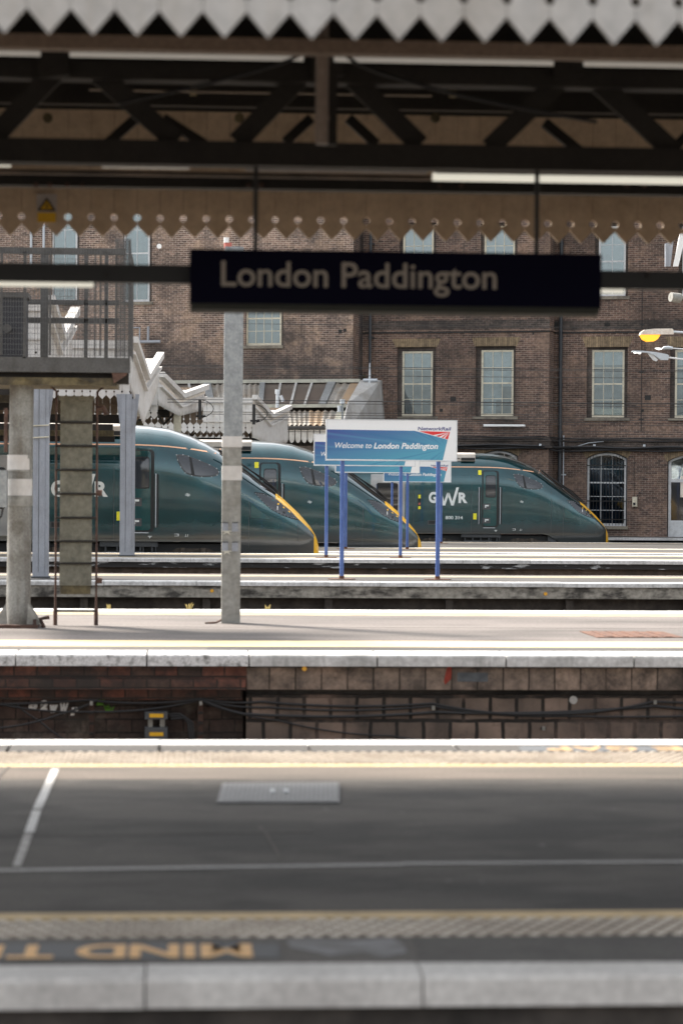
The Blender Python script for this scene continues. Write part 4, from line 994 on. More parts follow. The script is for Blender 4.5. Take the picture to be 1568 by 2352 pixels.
# orange waist line at the cantrail, kicking up to the windscreen corner
pl = [(30-3,2.565)]+[( (1443-cx)/200.6, 1.94-(cy-375)/200.6) for cx, cy in ((300,248),(470,248),(560,249),(640,252),(700,256),(760,262),(820,268),(880,277),(932,286))]
def ribbon(pts, w_, off, name, mat):
    pp = []
    for (a_, b2) in zip(pts, pts[1:]):
        n = max(1, int(abs(b2[0]-a_[0])/.15)); pp += [(a_[0]+(b2[0]-a_[0])*k/n, a_[1]+(b2[1]-a_[1])*k/n) for k in range(n)]
    pp.append(pts[-1]); m = MB(); v_ = []
    for x, z in pp:
        for s_ in (-w_/2, w_/2): v_.append((-x, -side_y(x, z+s_)-off, z+s_))
    m.add(v_, [(2*i,2*i+2,2*i+3,2*i+1) for i in range(len(pp)-1)]); return m.build(name, mat, tr, True)
ribbon([(LEN,2.565)]+pl[1:], .032, .006, 'orange_line', m_orange)
ribbon([c3(930,285), c3(944,272), c3(956,262)], .03, .012, 'orange_line', m_orange)
# cab side window
cw = [c3(*p) for p in ((745,303),(775,302),(800,308),(850,326),(895,344),(928,360),(938,375),(930,389),(905,396),(860,397),(815,392),(785,380),(765,355),(750,325))]
ctr = (sum(p[0] for p in cw)/len(cw), sum(p[1] for p in cw)/len(cw))
rimp = [(ctr[0]+(p[0]-ctr[0])*1.1, ctr[1]+(p[1]-ctr[1])*1.16) for p in cw]
sw = skin(rimp, .005, 'cab_window', m_ugrey, tr); skin(cw, .009, 'glass', m_sidegl, sw)
bolts = MB()
for p in rimp:
    x, z = ctr[0]+(p[0]-ctr[0])*.97, ctr[1]+(p[1]-ctr[1])*.97; yy = -side_y(x,z)-.008; bolts.box(-x-.013,-x+.013,yy-.004,yy,z-.011,z+.011)
bolts.build('bolts', m_lamp, sw)
dv = skin([c3(*p) for p in ((800,306),(812,311),(828,394),(812,392))], .012, 'window_divider', m_seal, sw)
# headlight behind its glass
hl = [c3(*p) for p in ((1125,482),(1165,486),(1222,508),(1290,560),(1334,604),(1300,598),(1250,582),(1200,556),(1160,522))]
hc = (sum(p[0] for p in hl)/len(hl), sum(p[1] for p in hl)/len(hl))
ho = skin([(hc[0]+(p[0]-hc[0])*1.06, hc[1]+(p[1]-hc[1])*1.12) for p in hl], .005, 'headlight', m_seal, tr); skin(hl, .010, 'lens', m_sidegl, ho)
lens = MB(); x, z = c3(1232,552); lens.box(-x-.012,-x+.012,-side_y(x,z)-.02,-side_y(x,z)-.01,z-.05,z+.05); lens.build('reflector', m_boardw, ho)
bolts = MB()
for i in range(len(hl)):
    for t in (0,.33,.66):
        p = hl[i]; q = hl[(i+1)%len(hl)]; x, z = p[0]+(q[0]-p[0])*t, p[1]+(q[1]-p[1])*t
        yy = -side_y(x,z)-.012; bolts.box(-x-.007,-x+.007,yy-.003,yy,z-.007,z+.007)
bolts.build('bolts', m_lamp, ho)
skin([c3(*p) for p in ((1102,535),(1108,533),(1192,603),(1190,606),(1102,600))], .003, 'coupler_hatch', m_doorg, tr)
def seam(pts, name='panel_seam', w_=.01, mat=None): return ribbon(pts, w_, .003, name, mat or m_seal)
m_ = MB()
def vseam(cx, y0, y1, cx2=None):
    a_, b2 = c3(cx,y0), c3(cx2 or cx,y1); n = 8; v_ = []
    for k in range(n+1):
        x = a_[0]+(b2[0]-a_[0])*k/n; z = a_[1]+(b2[1]-a_[1])*k/n
        for s_ in (-.006,.006): v_.append((-x+s_, -side_y(x,z)-.004, z))
    m_.add(v_, [(2*i,2*i+1,2*i+3,2*i+2) for i in range(n)])
vseam(438,258,712); vseam(30,258,712); vseam(1010,330,712,1004); vseam(1336,612,714,1333); vseam(1092,600,745); vseam(1092,520,600,1100); m_.build('panel_seam', m_ugrey, tr)
seam([c3(1100,500), c3(1120,478), c3(1160,474)]); seam([(x_,.30) for x_ in (LEN,2.0)], 'skirt_seam')
# wipers lying up the windscreen
wp = MB()
def top_pt(x, yf, up): return (-x, yf, ztop(x)+up)
wp.tube([top_pt(1.02,-.55,.05), top_pt(1.6,-.45,.10), top_pt(2.35,-.3,.06)], .022, 6); wp.tube([top_pt(1.0,-.5,.08), top_pt(1.35,-.62,.13), top_pt(1.95,-.55,.06)], .018, 6)
wp.tube([top_pt(.98,-.6,.0), top_pt(.98,-.6,.10)], .035, 8); wp.box(-2.44,-1.0,-.02,.02,0,0) if False else None
wp.build('wipers', m_black, wsc)
wf = MB(); 
for s_ in (-1,): 
    v_ = []
    for k in range(12):
        x = 1.09+(2.5-1.09)*k/11; v_.append((x,))
    pts = [(-x, -hw(x)*.80, ztop(x)-.02) for (x,) in v_]; wf.tube(pts, .03, 6)
wf.build('windscreen_surround', m_black, wsc, True)
# roof fairing further back
rf = MB(); xa = 4.85
rf.prismx([(-1.02,2.78),(1.02,2.78),(1.02,3.02),(.9,3.085),(-.9,3.085),(-1.02,3.02)], -LEN+.3, -xa); 
fo = rf.build('roof_fairing', m_tcream, tr)
rf = MB(); rf.box(-5.35,-xa-.02,-1.10,-1.021,2.80,2.90); rf.box(-LEN+.3,-5.4,-1.04,-1.021,2.86,2.885)
for k in range(12): rf.box(-6.6-1.7*k,-6.0-1.7*k,-1.07,-1.0205,2.80,2.86)
rf.build('vents', m_seal, fo)
# passenger door in light grey, then saloon windows
x0, x1 = 7.35, 8.55; g1 = skin(rr(x0,x1,.35,2.30,.03), .006, 'passenger_door', m_tgrey, tr); skin(rr(x0+.25,x1-.2,1.0,2.0,.08), .011, 'window', m_tglass, g1)
for k in range(5):
    a_ = 9.1+k*2.2; skin(rr(a_,a_+1.6,1.25,2.05,.1), .008, 'saloon_window', m_tglass, tr)
# small white marks on the solebar
mk = MB()
def smark(x0,x1,y0,y1): a_, b2, z0, z1 = R3(x0,x1,y0,y1); mk.add([(-b2,-side_y(a_,z0)-.006,z0),(-a_,-side_y(a_,z0)-.006,z0),(-a_,-side_y(a_,z1)-.006,z1),(-b2,-side_y(a_,z1)-.006,z1)], [(0,1,2,3)])
smark(603,621,691,695); smark(609,615,696,702); smark(730,752,680,682); smark(748,752,682,692); smark(731,747,690,692)
smark(785,787,682,695); smark(795,797,682,695); smark(781,791,691,693); mk.build('solebar_marks', m_logo, tr)
# rail symbol: two bars with two arrow strokes
rs = MB(); bx, bz_ = 3.235, 1.365
for dz_ in (-.014,.014): rs.add([(-bx-.06,-side_y(bx,bz_)-.007,bz_+dz_-.006),(-bx+.06,-side_y(bx,bz_)-.007,bz_+dz_-.006),(-bx+.06,-side_y(bx,bz_)-.007,bz_+dz_+.006),(-bx-.06,-side_y(bx,bz_)-.007,bz_+dz_+.006)],[(0,1,2,3)])
for (xa_,za_,xb_,zb_) in ((-.035,.014,.0,.042),(.035,-.014,0,-.042),(-.035,-.014,.03,.014)):
    y_ = -side_y(bx,bz_)-.009; rs.add([(-bx+xa_-.012,y_,bz_+za_),(-bx+xa_+.012,y_,bz_+za_),(-bx+xb_+.012,y_,bz_+zb_),(-bx+xb_-.012,y_,bz_+zb_)],[(0,1,2,3)])
rs.build('rail_symbol', m_logo, tr)
# underframe and bogies
u = MB(); u.box(-LEN+.5,-1.6,-1.0,1.0,-.25,.17); u.build('underframe', m_seal, tr)
u = MB(); x0, x1 = 3.95, 5.35; u.box(-x1,-x0,-1.22,-1.0,.10,.225)
for k in range(5): u.box(-x1+.12+k*.28,-x1+.16+k*.28,-1.2,-1.1,-.1,.10)
u.box(-x1+.1,-x0-.35,-1.19,-1.02,-.05,-.01); 
for (a_, b2) in ((4.0,4.3),): u.tube([(-a_,-1.2,.1),(-a_,-1.2,-.02),(-a_-.05,-1.2,-.08),(-b2+.05,-1.2,-.08),(-b2,-1.2,-.02),(-b2,-1.2,.1)],.015,6)
u.build('equipment_tray', m_ugrey, tr)
u = MB(); a_, b2 = c3(988,722), c3(1045,768); u.box(-a_[0],-b2[0],-1.15,-1.02,-.2,.22); u.build('skirt_block', m_ugrey, tr)
for cxb in (3.1, 6.2, 20.0):
    u = MB()
    prof = [(-cxb-1.15,-.5),(-cxb-1.15,-.12),(-cxb-.85,-.02),(-cxb-.5,.0),(-cxb-.4,.06),(-cxb+.4,.06),(-cxb+.5,.0),(-cxb+.85,-.02),(-cxb+1.15,-.12),(-cxb+1.15,-.5)]
    u.prism(prof, -1.16, -1.02)
    u.tube([(-cxb-.25,-1.2,-.3),(-cxb-.25,-1.2,.08)], .06, 8); u.tube([(-cxb+.25,-1.2,-.3),(-cxb+.25,-1.2,.08)], .06, 8)
    bo = u.build('bogie', m_under, tr)
    for s_ in (-.95,.95):
        wh = MB(); wh.disc(-cxb+s_, -.62, .42, -.8, -.68, 24); wh.build('wheel', m_rail, bo)

n1 = at_y(730,1250,60.15); n2 = at_y(965,1250,68.85); n3 = at_y(1391,1240,85.95)
tr.location = (n3.x, 85.95, -.29)
tr['label'] = 'green train furthest right, whole driver cab and white logo in view before the brick wall'
t1 = dup(tr, (n1.x, 60.15, 0.0), 'green train nearest the viewer at left, its yellow nose ending right of the grey mast')
t2 = dup(tr, (n2.x, 68.85, -.215), 'green train between the other two, its cab partly behind the blue welcome sign')
nb = MB(); A_, B_ = c3(255,616), c3(377,593); nb.text('800 314', -A_[0], -B_[0], A_[1], B_[1], 0, bold=.02, flat=surf(.008)); nb.build('fleet_number', m_logo, tr)

# ------------------------------------------------------------------ welcome signs on blue posts
def posterm():
    m, n, p = newmat('poster_blue'); tc = N(n, 'ShaderNodeTexCoord'); sp = N(n, 'ShaderNodeSeparateXYZ'); n.links.new(tc.outputs['Object'], sp.inputs[0])
    def lin(a_, b2, c):   # a*x+b*z+c
        x = N(n,'ShaderNodeMath',operation='MULTIPLY_ADD'); n.links.new(sp.outputs[0], x.inputs[0]); x.inputs[1].default_value=a_; x.inputs[2].default_value=c
        y = N(n,'ShaderNodeMath',operation='MULTIPLY_ADD'); n.links.new(sp.outputs[2], y.inputs[0]); y.inputs[1].default_value=b2; n.links.new(x.outputs[0], y.inputs[2]); return y.outputs[0]
    # printed gradient: deep blue top left to turquoise bottom right, with fan-shaped rays
    c = mixc(n, ramp(n, lin(.45,-1.7,4.05), -.75, .55), (.05,.085,.30), (.085,.34,.47))
    x_ = lin(1,0,-.95); z_ = lin(0,1,-2.28)
    at = N(n,'ShaderNodeMath',operation='ARCTAN2'); n.links.new(z_, at.inputs[0]); n.links.new(x_, at.inputs[1])
    cb = N(n,'ShaderNodeCombineXYZ'); n.links.new(at.outputs[0], cb.inputs[0])
    nz = noise(n, cb.outputs[0], 9, 2, .5)
    c = mixc(n, ramp(n, nz, .5, .62, 0, .55), c, (.03,.16,.34)); c = mixc(n, ramp(n, nz, .44, .36, 0, .35), c, (.12,.42,.55))
    n.links.new(c, p.inputs['Base Color']); p.inputs['Roughness'].default_value=.35; return m
m_poster = posterm(); m_signred = MAT('sign_red', (.75,.03,.03), .4, grain=.03); m_signblue = MAT('sign_blue', (.02,.035,.2), .4, grain=.03)
SY = 41.9
bl_, brt = at_y(749,1056,SY), at_y(1048,966,SY); SW = brt.x-bl_.x; zb0 = bl_.z; SH = .69
sg = thing('welcome_sign', 'x', 'sign', (0,0,0), group='blue and white welcome signs on two posts', local=True)
def sx(cx): return -SW/2+(cx-228)/(1362-228)*SW
def sz(cy): return zb0+(448-cy)/(448-97)*SH
b = MB(); b.box(-SW/2, SW/2, -.02, .02, zb0, zb0+SH); b.build('board', m_boardw, sg)
b = MB()
for (a_, c2, d2, e2) in ((-SW/2-.012,SW/2+.012,zb0+SH,zb0+SH+.014),(-SW/2-.012,SW/2+.012,zb0-.014,zb0),(-SW/2-.012,-SW/2,zb0,zb0+SH),(SW/2,SW/2+.012,zb0,zb0+SH)): b.box(a_,c2,-.028,.028,d2,e2)
b.build('frame', m_winwhite, sg)
b = MB(); b.prism([(sx(x),sz(y)) for x,y in ((232,181),(995,187),(1283,263),(1242,444),(232,440))], -.0235, -.0205); b.build('poster', m_poster, sg)
b = MB(); b.prism([(sx(x),sz(y)) for x,y in ((1034,189),(1303,194),(1285,260),(1060,197))], -.0235, -.0205); em = b.build('red_wedge', m_signred, sg)
b = MB()
for pts in (((1296,197),(1150,225),(1175,232)),((1296,197),(1205,241),(1225,247)),((1297,197),(1243,252),(1256,255))): b.prism([(sx(x),sz(y)) for x,y in pts], -.0265, -.0237)
b.build('white_rays', m_boardw, em)
b = MB(); b.text('NetworkRail', sx(1023), sx(1312), sz(181), sz(150), -.0245, bold=.015, shear=.12); b.build('operator_name', m_signblue, sg)
b = MB(); b.text('Welcome to', sx(303), sx(622), sz(343), sz(292), -.0245, shear=.22, bold=.004); b.text('London Paddington', sx(640), sx(1200), sz(345), sz(293), -.0245, shear=.22, bold=.024); b.build('lettering', m_boardw, sg)
pr_ = .0305
for cx in (371, 1208):
    x = sx(cx); b = MB(); b.tube([(x,.03+pr_,0),(x,.03+pr_,zb0+SH*.9)], .038, 14); po = b.build('post', m_blue, sg, True)
    b = MB(); b.prismz([(x+.24*math.cos(a_)*1.0, .03+pr_+.16*math.sin(a_)) for a_ in [2*math.pi*k/14 for k in range(14)]], 0, .012); b.tube([(x,.03+pr_,.01),(x,.03+pr_,.06)], .045, 12); b.build('base_plate', m_rust, po)
def signpos(xl_, Yw): return at_y(xl_, 1056, Yw).x+SW/2
sA = sg; sA.location = (signpos(749,SY), SY, 0); sA['label'] = 'nearest and largest welcome sign, its whole message and red emblem visible'
dup(sg, (signpos(721.5,54.2), 54.2, 0), 'second welcome sign, mostly hidden behind the nearest one, its first letter showing at left')
dup(sg, (signpos(771,65.3), 65.3, -.10), 'third welcome sign, lower half of its lettering showing beneath the two nearer boards')
dup(sg, (signpos(881.5,81.3), 81.3, -.325), 'furthest and smallest welcome sign, its red emblem right in front of the train logo')

# ------------------------------------------------------------------ near canopy above platform 1
YN, YF = Y['p1n']+.02, Y['p1f']-.15
zN = PZ(90, YN); zF = PZ(551, YF)
cn = thing('station_canopy', 'dark steel framed canopy with toothed fascia boards above the nearest platform', 'canopy', (0,(YN+YF)/2,zN))
def fascia(P0y, zb, zt, pitch, x0, x1, phase, tooth, hz, hr, name, mat, slope=0.0):
    b = MB(); jt = MB(); x = x0+phase
    while x < x1:
        p = pitch; n = 7; zn = zb+tooth; zh = zb+hz; g_ = .0012; dy = random.uniform(-.002,.002)
        Rr = [(x+p-g_, zh+hr)]+[(x+p-g_-hr*math.sin(math.pi*k/n), zh+hr*math.cos(math.pi*k/n)) for k in range(1,n)]+[(x+p-g_, zh-hr)]
        Ll = [(x+g_, zh-hr)]+[(x+g_+hr*math.sin(math.pi*k/n), zh-hr*math.cos(math.pi*k/n)) for k in range(1,n)]+[(x+g_, zh+hr)]
        poly = [(x+g_,zt),(x+p-g_,zt)]+Rr+[(x+p-g_,zn+.012),(x+p-.012,zn),(x+p/2,zb),(x+.012,zn),(x+g_,zn+.012)]+Ll
        b.prism(poly[::-1], P0y+dy, P0y+.022+dy); jt.box(x-.006, x+.006, P0y+.0245, P0y+.028, zh+hr+.002, zt-.002); x += p
    fo_ = b.build(name, mat, cn); jt.build('joint_battens', m_soffit, fo_); return fo_
pitchN = .1455
fascia(YN, zN, zN+.62, pitchN, -7, 9, (PX(56,YN)+7) % pitchN, .072, .145, .0165, 'near_fascia', m_fascia)
fascia(YF, zF, PZ(262,YF), pitchN, -9, 12, (PX(47,YF)+9) % pitchN, .064, .122, .023, 'far_fascia', m_beige)
ZR = PZ(258, YF)+.02
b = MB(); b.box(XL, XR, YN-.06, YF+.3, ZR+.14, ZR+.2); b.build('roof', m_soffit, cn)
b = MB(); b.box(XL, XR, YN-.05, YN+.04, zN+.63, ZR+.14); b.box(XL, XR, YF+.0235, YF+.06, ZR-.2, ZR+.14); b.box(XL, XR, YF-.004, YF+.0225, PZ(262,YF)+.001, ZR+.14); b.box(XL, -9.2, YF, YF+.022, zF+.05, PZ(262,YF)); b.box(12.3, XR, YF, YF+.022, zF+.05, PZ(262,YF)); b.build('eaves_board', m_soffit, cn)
k = MB()
for yy, z0_, z1_ in ((YF-.5, ZR-.07, ZR+.14),(YF-1.3, ZR+.0, ZR+.14),(YF-2.2, ZR+.02, ZR+.14),(YN+1.2, ZR, ZR+.14)): k.box(XL, XR, yy, yy+.09, z0_, z1_)
k.build('purlins', m_girder, cn)
def hbar(name, x0d, x1d, ya, yb, Yw, dep, mat, parent, ref=784):
    """bar parallel to the platforms; ya, yb read at picture column ref"""
    b = MB(); x0 = PX(x0d, Yw) if x0d is not None else XL; x1 = PX(x1d, Yw) if x1d is not None else XR
    b.box(x0, x1, Yw, Yw+dep, PZ(yb,Yw,ref), PZ(ya,Yw,ref)); return b.build(name, mat, parent)
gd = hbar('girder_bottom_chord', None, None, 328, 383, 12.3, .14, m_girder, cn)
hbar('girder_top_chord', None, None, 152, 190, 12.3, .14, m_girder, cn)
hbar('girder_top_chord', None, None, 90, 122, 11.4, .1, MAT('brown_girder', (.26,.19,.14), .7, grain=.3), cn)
def diag(x0, y0, x1, y1, wpx, Yw, dep, name, mat):
    a_, c2 = at_y(x0,y0,Yw), at_y(x1,y1,Yw); hwid = wpx/2/FPX*Yw; b = MB(); d_ = Vector((c2.x-a_.x,0,c2.z-a_.z)).normalized(); nn = Vector((d_.z,0,-d_.x))*hwid
    b.hexa([a_-nn,a_+nn,c2+nn,c2-nn],[p+Vector((0,dep,0)) for p in (a_-nn,a_+nn,c2+nn,c2-nn)]); return b.build(name, mat, cn)
for d_ in ((150,140,-20,320),(205,150,405,325),(700,165,545,325),(800,170,965,332),(1305,165,1125,338),(1355,172,1545,345),(1760,180,1600,345),(-60,150,-200,320)):
    diag(*d_, 46, 12.36, .04, 'girder_diagonal', m_girder)
for d_ in ((330,255,245,330),(375,270,470,330),(715,270,655,325),(800,270,865,330),(1250,280,1330,345),(1600,290,1540,345)):
    diag(*d_, 22, 13.6, .05, 'lattice_brace', m_girder)
for xg in (118, 750, 1300): diag(xg, 120, xg+6, 175, 70, 12.25, .05, 'gusset_plate', m_girder)
b = MB(); x = PX(733,11.6); b.tube([(x,11.6,PZ(332,11.6)),(x,11.6,PZ(20,11.6))], .0315, 14); b.tube([(x,11.6,PZ(275,11.6)),(x,11.6,PZ(268,11.6))], .036, 14)
b.build('pipe', MAT('brown_pipe', (.30,.24,.20), .5, grain=.2), cn, True)
b = MB(); b.box(PX(738,11.9), PX(768,11.9), 11.9, 11.96, PZ(332,11.9), PZ(60,11.9)); b.build('hanger', m_girder, cn)
hbar('conduit_tray', None, None, 412, 436, 13.6, .12, m_girder, cn)
hbar('conduit', None, 985, 399, 409, 13.2, .05, m_brown, cn)
hbar('conduit', 200, 985, 214, 217, 14.2, .03, MAT('pale_conduit', (.22,.18,.14), .5), cn)
b = MB()
for xd in (83,115,155,190,570,600,1010,1060,1440,1480): 
    p = at_y(xd, 424, 13.57); b.tube([(p.x,13.6,p.z),(p.x,13.57,p.z)], .014, 8)
b.build('bolts', m_rustbrn, cn)
b = MB()
pts = []
for i in range(13): t = i/12; p = at_y(700-430*t, 120+118*t**.75, 11.8); pts.append(p)
b.tube(pts, .010, 6); pts = []
for i in range(13): t = i/12; pts.append(at_y(770+600*t, 108+172*t**.6, 11.8))
b.tube(pts, .010, 6); b.build('slung_cable', m_cable, cn, True)
for (x_,y_) in ((444,205),(1040,210)): b = MB(); p = at_y(x_,y_,14.5); b.box(p.x-.02,p.x+.02,14.5,14.55,p.z-.03,p.z+.03); b.build('cable_clip', m_oldwood, cn)
for x_ in (110,550,1000,1440): b = MB(); p = at_y(x_, 270, 15.2); b.disc(p.x, p.z, .03, 15.2, 15.24); b.build('boss', m_oldwood, cn)
# fluorescent tubes
def tube(x0, x1, yd, Yw, r, mat, label, ref=None):
    z = PZ(yd, Yw, 784); a_, c2 = PX(x0,Yw), PX(x1,Yw); rt = thing('fluorescent_light', label, 'light', ((a_+c2)/2, Yw, z), group='fluorescent lights under the near canopy')
    b = MB(); b.tube([(a_,Yw,z),(c2,Yw,z)], r, 10); b.build('tube', mat, rt, True)
    b = MB(); b.box(a_+.02,c2-.02,Yw-.02,Yw+.04,z+r*.8,z+r*.8+.03); b.build('batten', m_brown, rt); return rt
tube(-260,88,136,11.9,.0135,m_tubedim,'dim tube light cut by the top left edge of the picture')
tube(155,690,136,11.9,.0135,m_tubedim,'dim tube light high at left, just left of the hanging pipe')
tube(760,1262,136,11.9,.0135,m_tubedim,'dim tube light high at right of the hanging pipe')
tube(1332,1900,136,11.9,.0135,m_tubedim,'dim tube light in the top right corner')
tube(-200,22,388,12.6,.016,m_tubeon,'lit tube light end just left of the triangular warning sign, under the girder')
tube(230,430,388,12.6,.014,m_tubedim,'dull cream tube light under the girder between the two roof rods, left one')
tube(560,975,390,12.6,.014,MAT('tube_grey', (.32,.31,.31), .4),'grey unlit tube light under the girder, above the station name')
tube(988,2000,403,12.6,.021,m_tubeon,'brightly lit long tube light under the girder at right')
# warning sign on the far fascia
ws = thing('warning_sign', 'small electric shock warning sign with black triangle on the toothed fascia', 'sign', tuple(at_y(100,515,YF-.03)))
pa, pb_ = at_y(85,445,YF), at_y(129,512,YF)
pa = at_y(85,512,YF-.012); pb_ = at_y(131,484-38,YF-.012)
b = MB(); b.box(pa.x,pb_.x,YF-.012,YF-.003,pa.z,pb_.z); b.build('plate', MAT('plate_grey', (.42,.38,.36), .5), ws)
w_ = pb_.x-pa.x; h_ = pb_.z-pa.z; cxm = (pa.x+pb_.x)/2
b = MB(); b.prism([(pa.x+.005,pa.z+h_*.42),(pb_.x-.005,pa.z+h_*.42),(cxm,pb_.z-h_*.12)], -.016+YF, YF-.0125); b.box(pa.x+.004,pb_.x-.004,YF-.016,YF-.0125,pa.z+.004,pa.z+h_*.36)
b.build('yellow_field', MAT('warning_yellow', (.62,.36,.01), .4), ws)
b = MB()
T = [(pa.x+.005,pa.z+h_*.42),(pb_.x-.005,pa.z+h_*.42),(cxm,pb_.z-h_*.12)]; c0 = (cxm, pa.z+h_*.42+(pb_.z-h_*.54-pa.z)/3)
In = [(c0[0]+(x-c0[0])*.72, c0[1]+(z-c0[1])*.72) for x,z in T]
for i in range(3): j=(i+1)%3; b.prism([T[i],T[j],In[j],In[i]], YF-.019, YF-.0162)
b.prism([(c0[0]+.006,c0[1]+.035),(c0[0]-.008,c0[1]),(c0[0]+.002,c0[1]+.002),(c0[0]-.004,c0[1]-.028),(c0[0]+.011,c0[1]+.008),(c0[0],c0[1]+.008)], YF-.019, YF-.0162)
b.build('triangle', m_black, ws)

# ------------------------------------------------------------------ hanging station name with its trunking
YS = 12.0
tk = thing('lighting_trunking', 'dark horizontal trunking running behind the hanging station name board', 'trunking', (0,YS+.2,PZ(655,YS)))
b = MB(); b.box(PX(-900,YS+.2), PX(2400,YS+.2), YS+.15, YS+.23, PZ(657,YS+.2), PZ(615.5,YS+.2)); b.build('channel', m_black, tk)
b = MB()
for xd in (244, 560, 1486):
    p = at_y(xd, 632, YS+.14); b.disc(p.x, p.z, .012, YS+.135, YS+.15)
b.build('bolts', m_girder, tk)
z = PZ(661,YS+.19)
for x0, x1, lab in ((-900,212,'lit tube light under the trunking left of the station name'),(1376,1428,'short end of a lit tube light right of the station name')):
    tube(x0, x1, 661.5, YS+.19, .0125, m_tubeon, lab)
hg = thing('station_name_sign', 'dark navy hanging board reading London Paddington in pale letters', 'sign', (PX(905,YS),YS,PZ(707,YS)))
xa, xb = PX(433,YS), PX(1376,YS); zt_, zb_ = PZ(576,YS), PZ(700,YS)
b = MB(); b.box(xa, xb, YS, YS+.10, zb_, zt_); b.build('board', MAT('navy_board', (.004,.004,.016), .8, grain=.1, spec=.1), hg)
b = MB(); b.prismx([(YS+.0,zb_-.001),(YS+.12,zb_-.001),(YS+.12,zb_-.04),(YS+.035,zb_-.028)], xa+.004, xb-.004); b.build('light_box', MAT('grey_green_housing', (.03,.036,.03), .7), hg)
b = MB(); b.text('London Paddington', PX(505,YS), PX(1136,YS), PZ(660,YS,820), PZ(600,YS,820), YS-.002, bold=.012, thick=.0); b.build('lettering', MAT('letter_beige', (.38,.33,.275), .5, grain=.1), hg)
for xd in (583, 1227):
    x = PX(xd, YS+.05); b = MB(); b.tube([(x,YS+.05,zt_-.01),(x,YS+.05,PZ(385,YS+.05))], .0115, 8); b.build('rod', m_black, hg)

# ------------------------------------------------------------------ gantry basket, masts and ladder on platform 2
YB = 27.4
gk = thing('signal_gantry_walkway', 'wire mesh walled walkway of dark steel on a round mast at left', 'walkway', (PX(150,YB),YB+.7,PZ(880,YB)))
def gb(name, x0, x1, y0, y1, Yw, dep, mat=m_basket, par=None, mb=None):
    a_, c2 = at_y(x0,y1,Yw), at_y(x1,y0,Yw); b = mb or MB(); b.box(a_.x,c2.x,Yw,Yw+dep,a_.z,c2.z)
    if mb is None: return b.build(name, mat, par or gk)
gb('floor_frame', -250, 299, 822, 851, YB, .1); gb('floor_frame', -250, 299, 826, 850, YB+1.3, .1)
gb('floor_beam', -250, 296, 835, 876, YB+.12, .25, m_rustbrn if False else m_girder)
b = MB(); a_, c2 = at_y(-250,880,YB), at_y(268,868,YB); b.box(a_.x,c2.x,YB+.05,YB+1.35,a_.z,c2.z)
b.build('timber_deck', m_oldwood, gk)
b = MB()
for xd in (-60,50,170): 
    p, q_ = at_y(xd,868,YB+.03), at_y(xd+32,878,YB+.03); b.hexa([p,p+Vector((.05,0,0)),q_+Vector((.05,0,0)),q_],[v+Vector((0,.9,.0)) for v in (p,p+Vector((.05,0,0)),q_+Vector((.05,0,0)),q_)])
b.build('deck_bearers', m_oldwood, gk)
b = MB(); p = at_y(285,862,YB+.02); b.hexa([at_y(255,845,YB+.01),at_y(298,848,YB+.01),at_y(290,862,YB+.01),at_y(262,880,YB+.01)][::-1],[v+Vector((0,.3,0)) for v in (at_y(255,845,YB+.01),at_y(298,848,YB+.01),at_y(290,862,YB+.01),at_y(262,880,YB+.01))][::-1])
b.build('end_bracket', m_rustbrn, gk)
for x0, x1, Yw in ((266,271,YB+.01),(294,300,YB+.01),(285,289,YB+1.3),(276,279,YB+.5),(93,112,YB+1.25),(53,61,YB),(240,250,YB+1.3),(193,203,YB+1.3),(217,221,YB+.8)):
    gb('upright', x0, x1, 553 if x0 > 260 else 578, 823, Yw, .05)
gb('hand_rail', -250, 290, 571, 579, YB, .04); gb('mid_rail', 60, 275, 731, 742, YB+1.3, .04); gb('mid_rail', 60, 275, 690, 699, YB+1.3, .04)
b = MB()
for xd in (5, 117, 232): p = at_y(xd,576,YB); b.tube([(p.x,YB-.01,PZ(823,YB)),(p.x,YB-.01,p.z)], .012, 6)
for xd in (20, 243): p = at_y(xd,575,YB-.01); b.disc(p.x,p.z,.016,YB-.02,YB)
b.build('rail_posts', m_basket, gk)
# wire mesh panels front, back and end
b = MB(); za, zb_ = PZ(823,YB), PZ(582,YB)
xm0, xm1 = PX(-250,YB), PX(299,YB); x = xm0
while x < xm1: b.box(x, x+.0042, YB-.003, YB, za, zb_); x += .030
z = za
while z < zb_: b.box(xm0, xm1, YB-.0065, YB-.0035, z, z+.0045); z += .06
yy = YB+.02
while yy < YB+1.35: b.box(xm1-.003, xm1, yy, yy+.003, za, zb_); yy += .05
z = za
while z < zb_: b.box(xm1+.001, xm1+.004, YB, YB+1.35, z, z+.003); z += .05
b.build('wire_mesh', m_mesh, gk)
b = MB(); z = za; x = xm0
while x < xm1: b.box(x, x+.004, YB+1.3-.003, YB+1.3, za, zb_); x += .043
b.build('wire_mesh', m_mesh, gk)
b = MB(); x = PX(262,YB+.06)          # expanded metal end screen, twice as close
while x < xm1: b.box(x, x+.0065, YB+.06, YB+.064, za, PZ(553,YB)); x += .0115
z = za
while z < PZ(553,YB): b.box(PX(262,YB+.06), xm1, YB+.066, YB+.069, z, z+.004); z += .05
b.build('end_screen', m_mesh, gk)
eq = thing('signal_cabinet', 'dark equipment cabinet standing inside the mesh walkway at the left edge', 'cabinet', tuple(at_y(20,823,YB+.4)))
a_, c2 = at_y(-90,823,YB+.4), at_y(60,672,YB+.4); b = MB(); b.box(a_.x,c2.x,YB+.4,YB+.9,a_.z,c2.z-.06); b.build('case', MAT('cabinet_dark', (.018,.02,.028), .5, grain=.2), eq)
b = MB(); b.box(a_.x-.03,c2.x+.03,YB+.36,YB+.94,c2.z-.06,c2.z); b.build('hood', m_basket, eq)
b = MB(); p = at_y(18,755,YB+.39); b.tube([(p.x,YB+.28,p.z),(p.x,YB+.4,p.z)], .05, 10); b.build('lamp_hood', m_basket, eq)

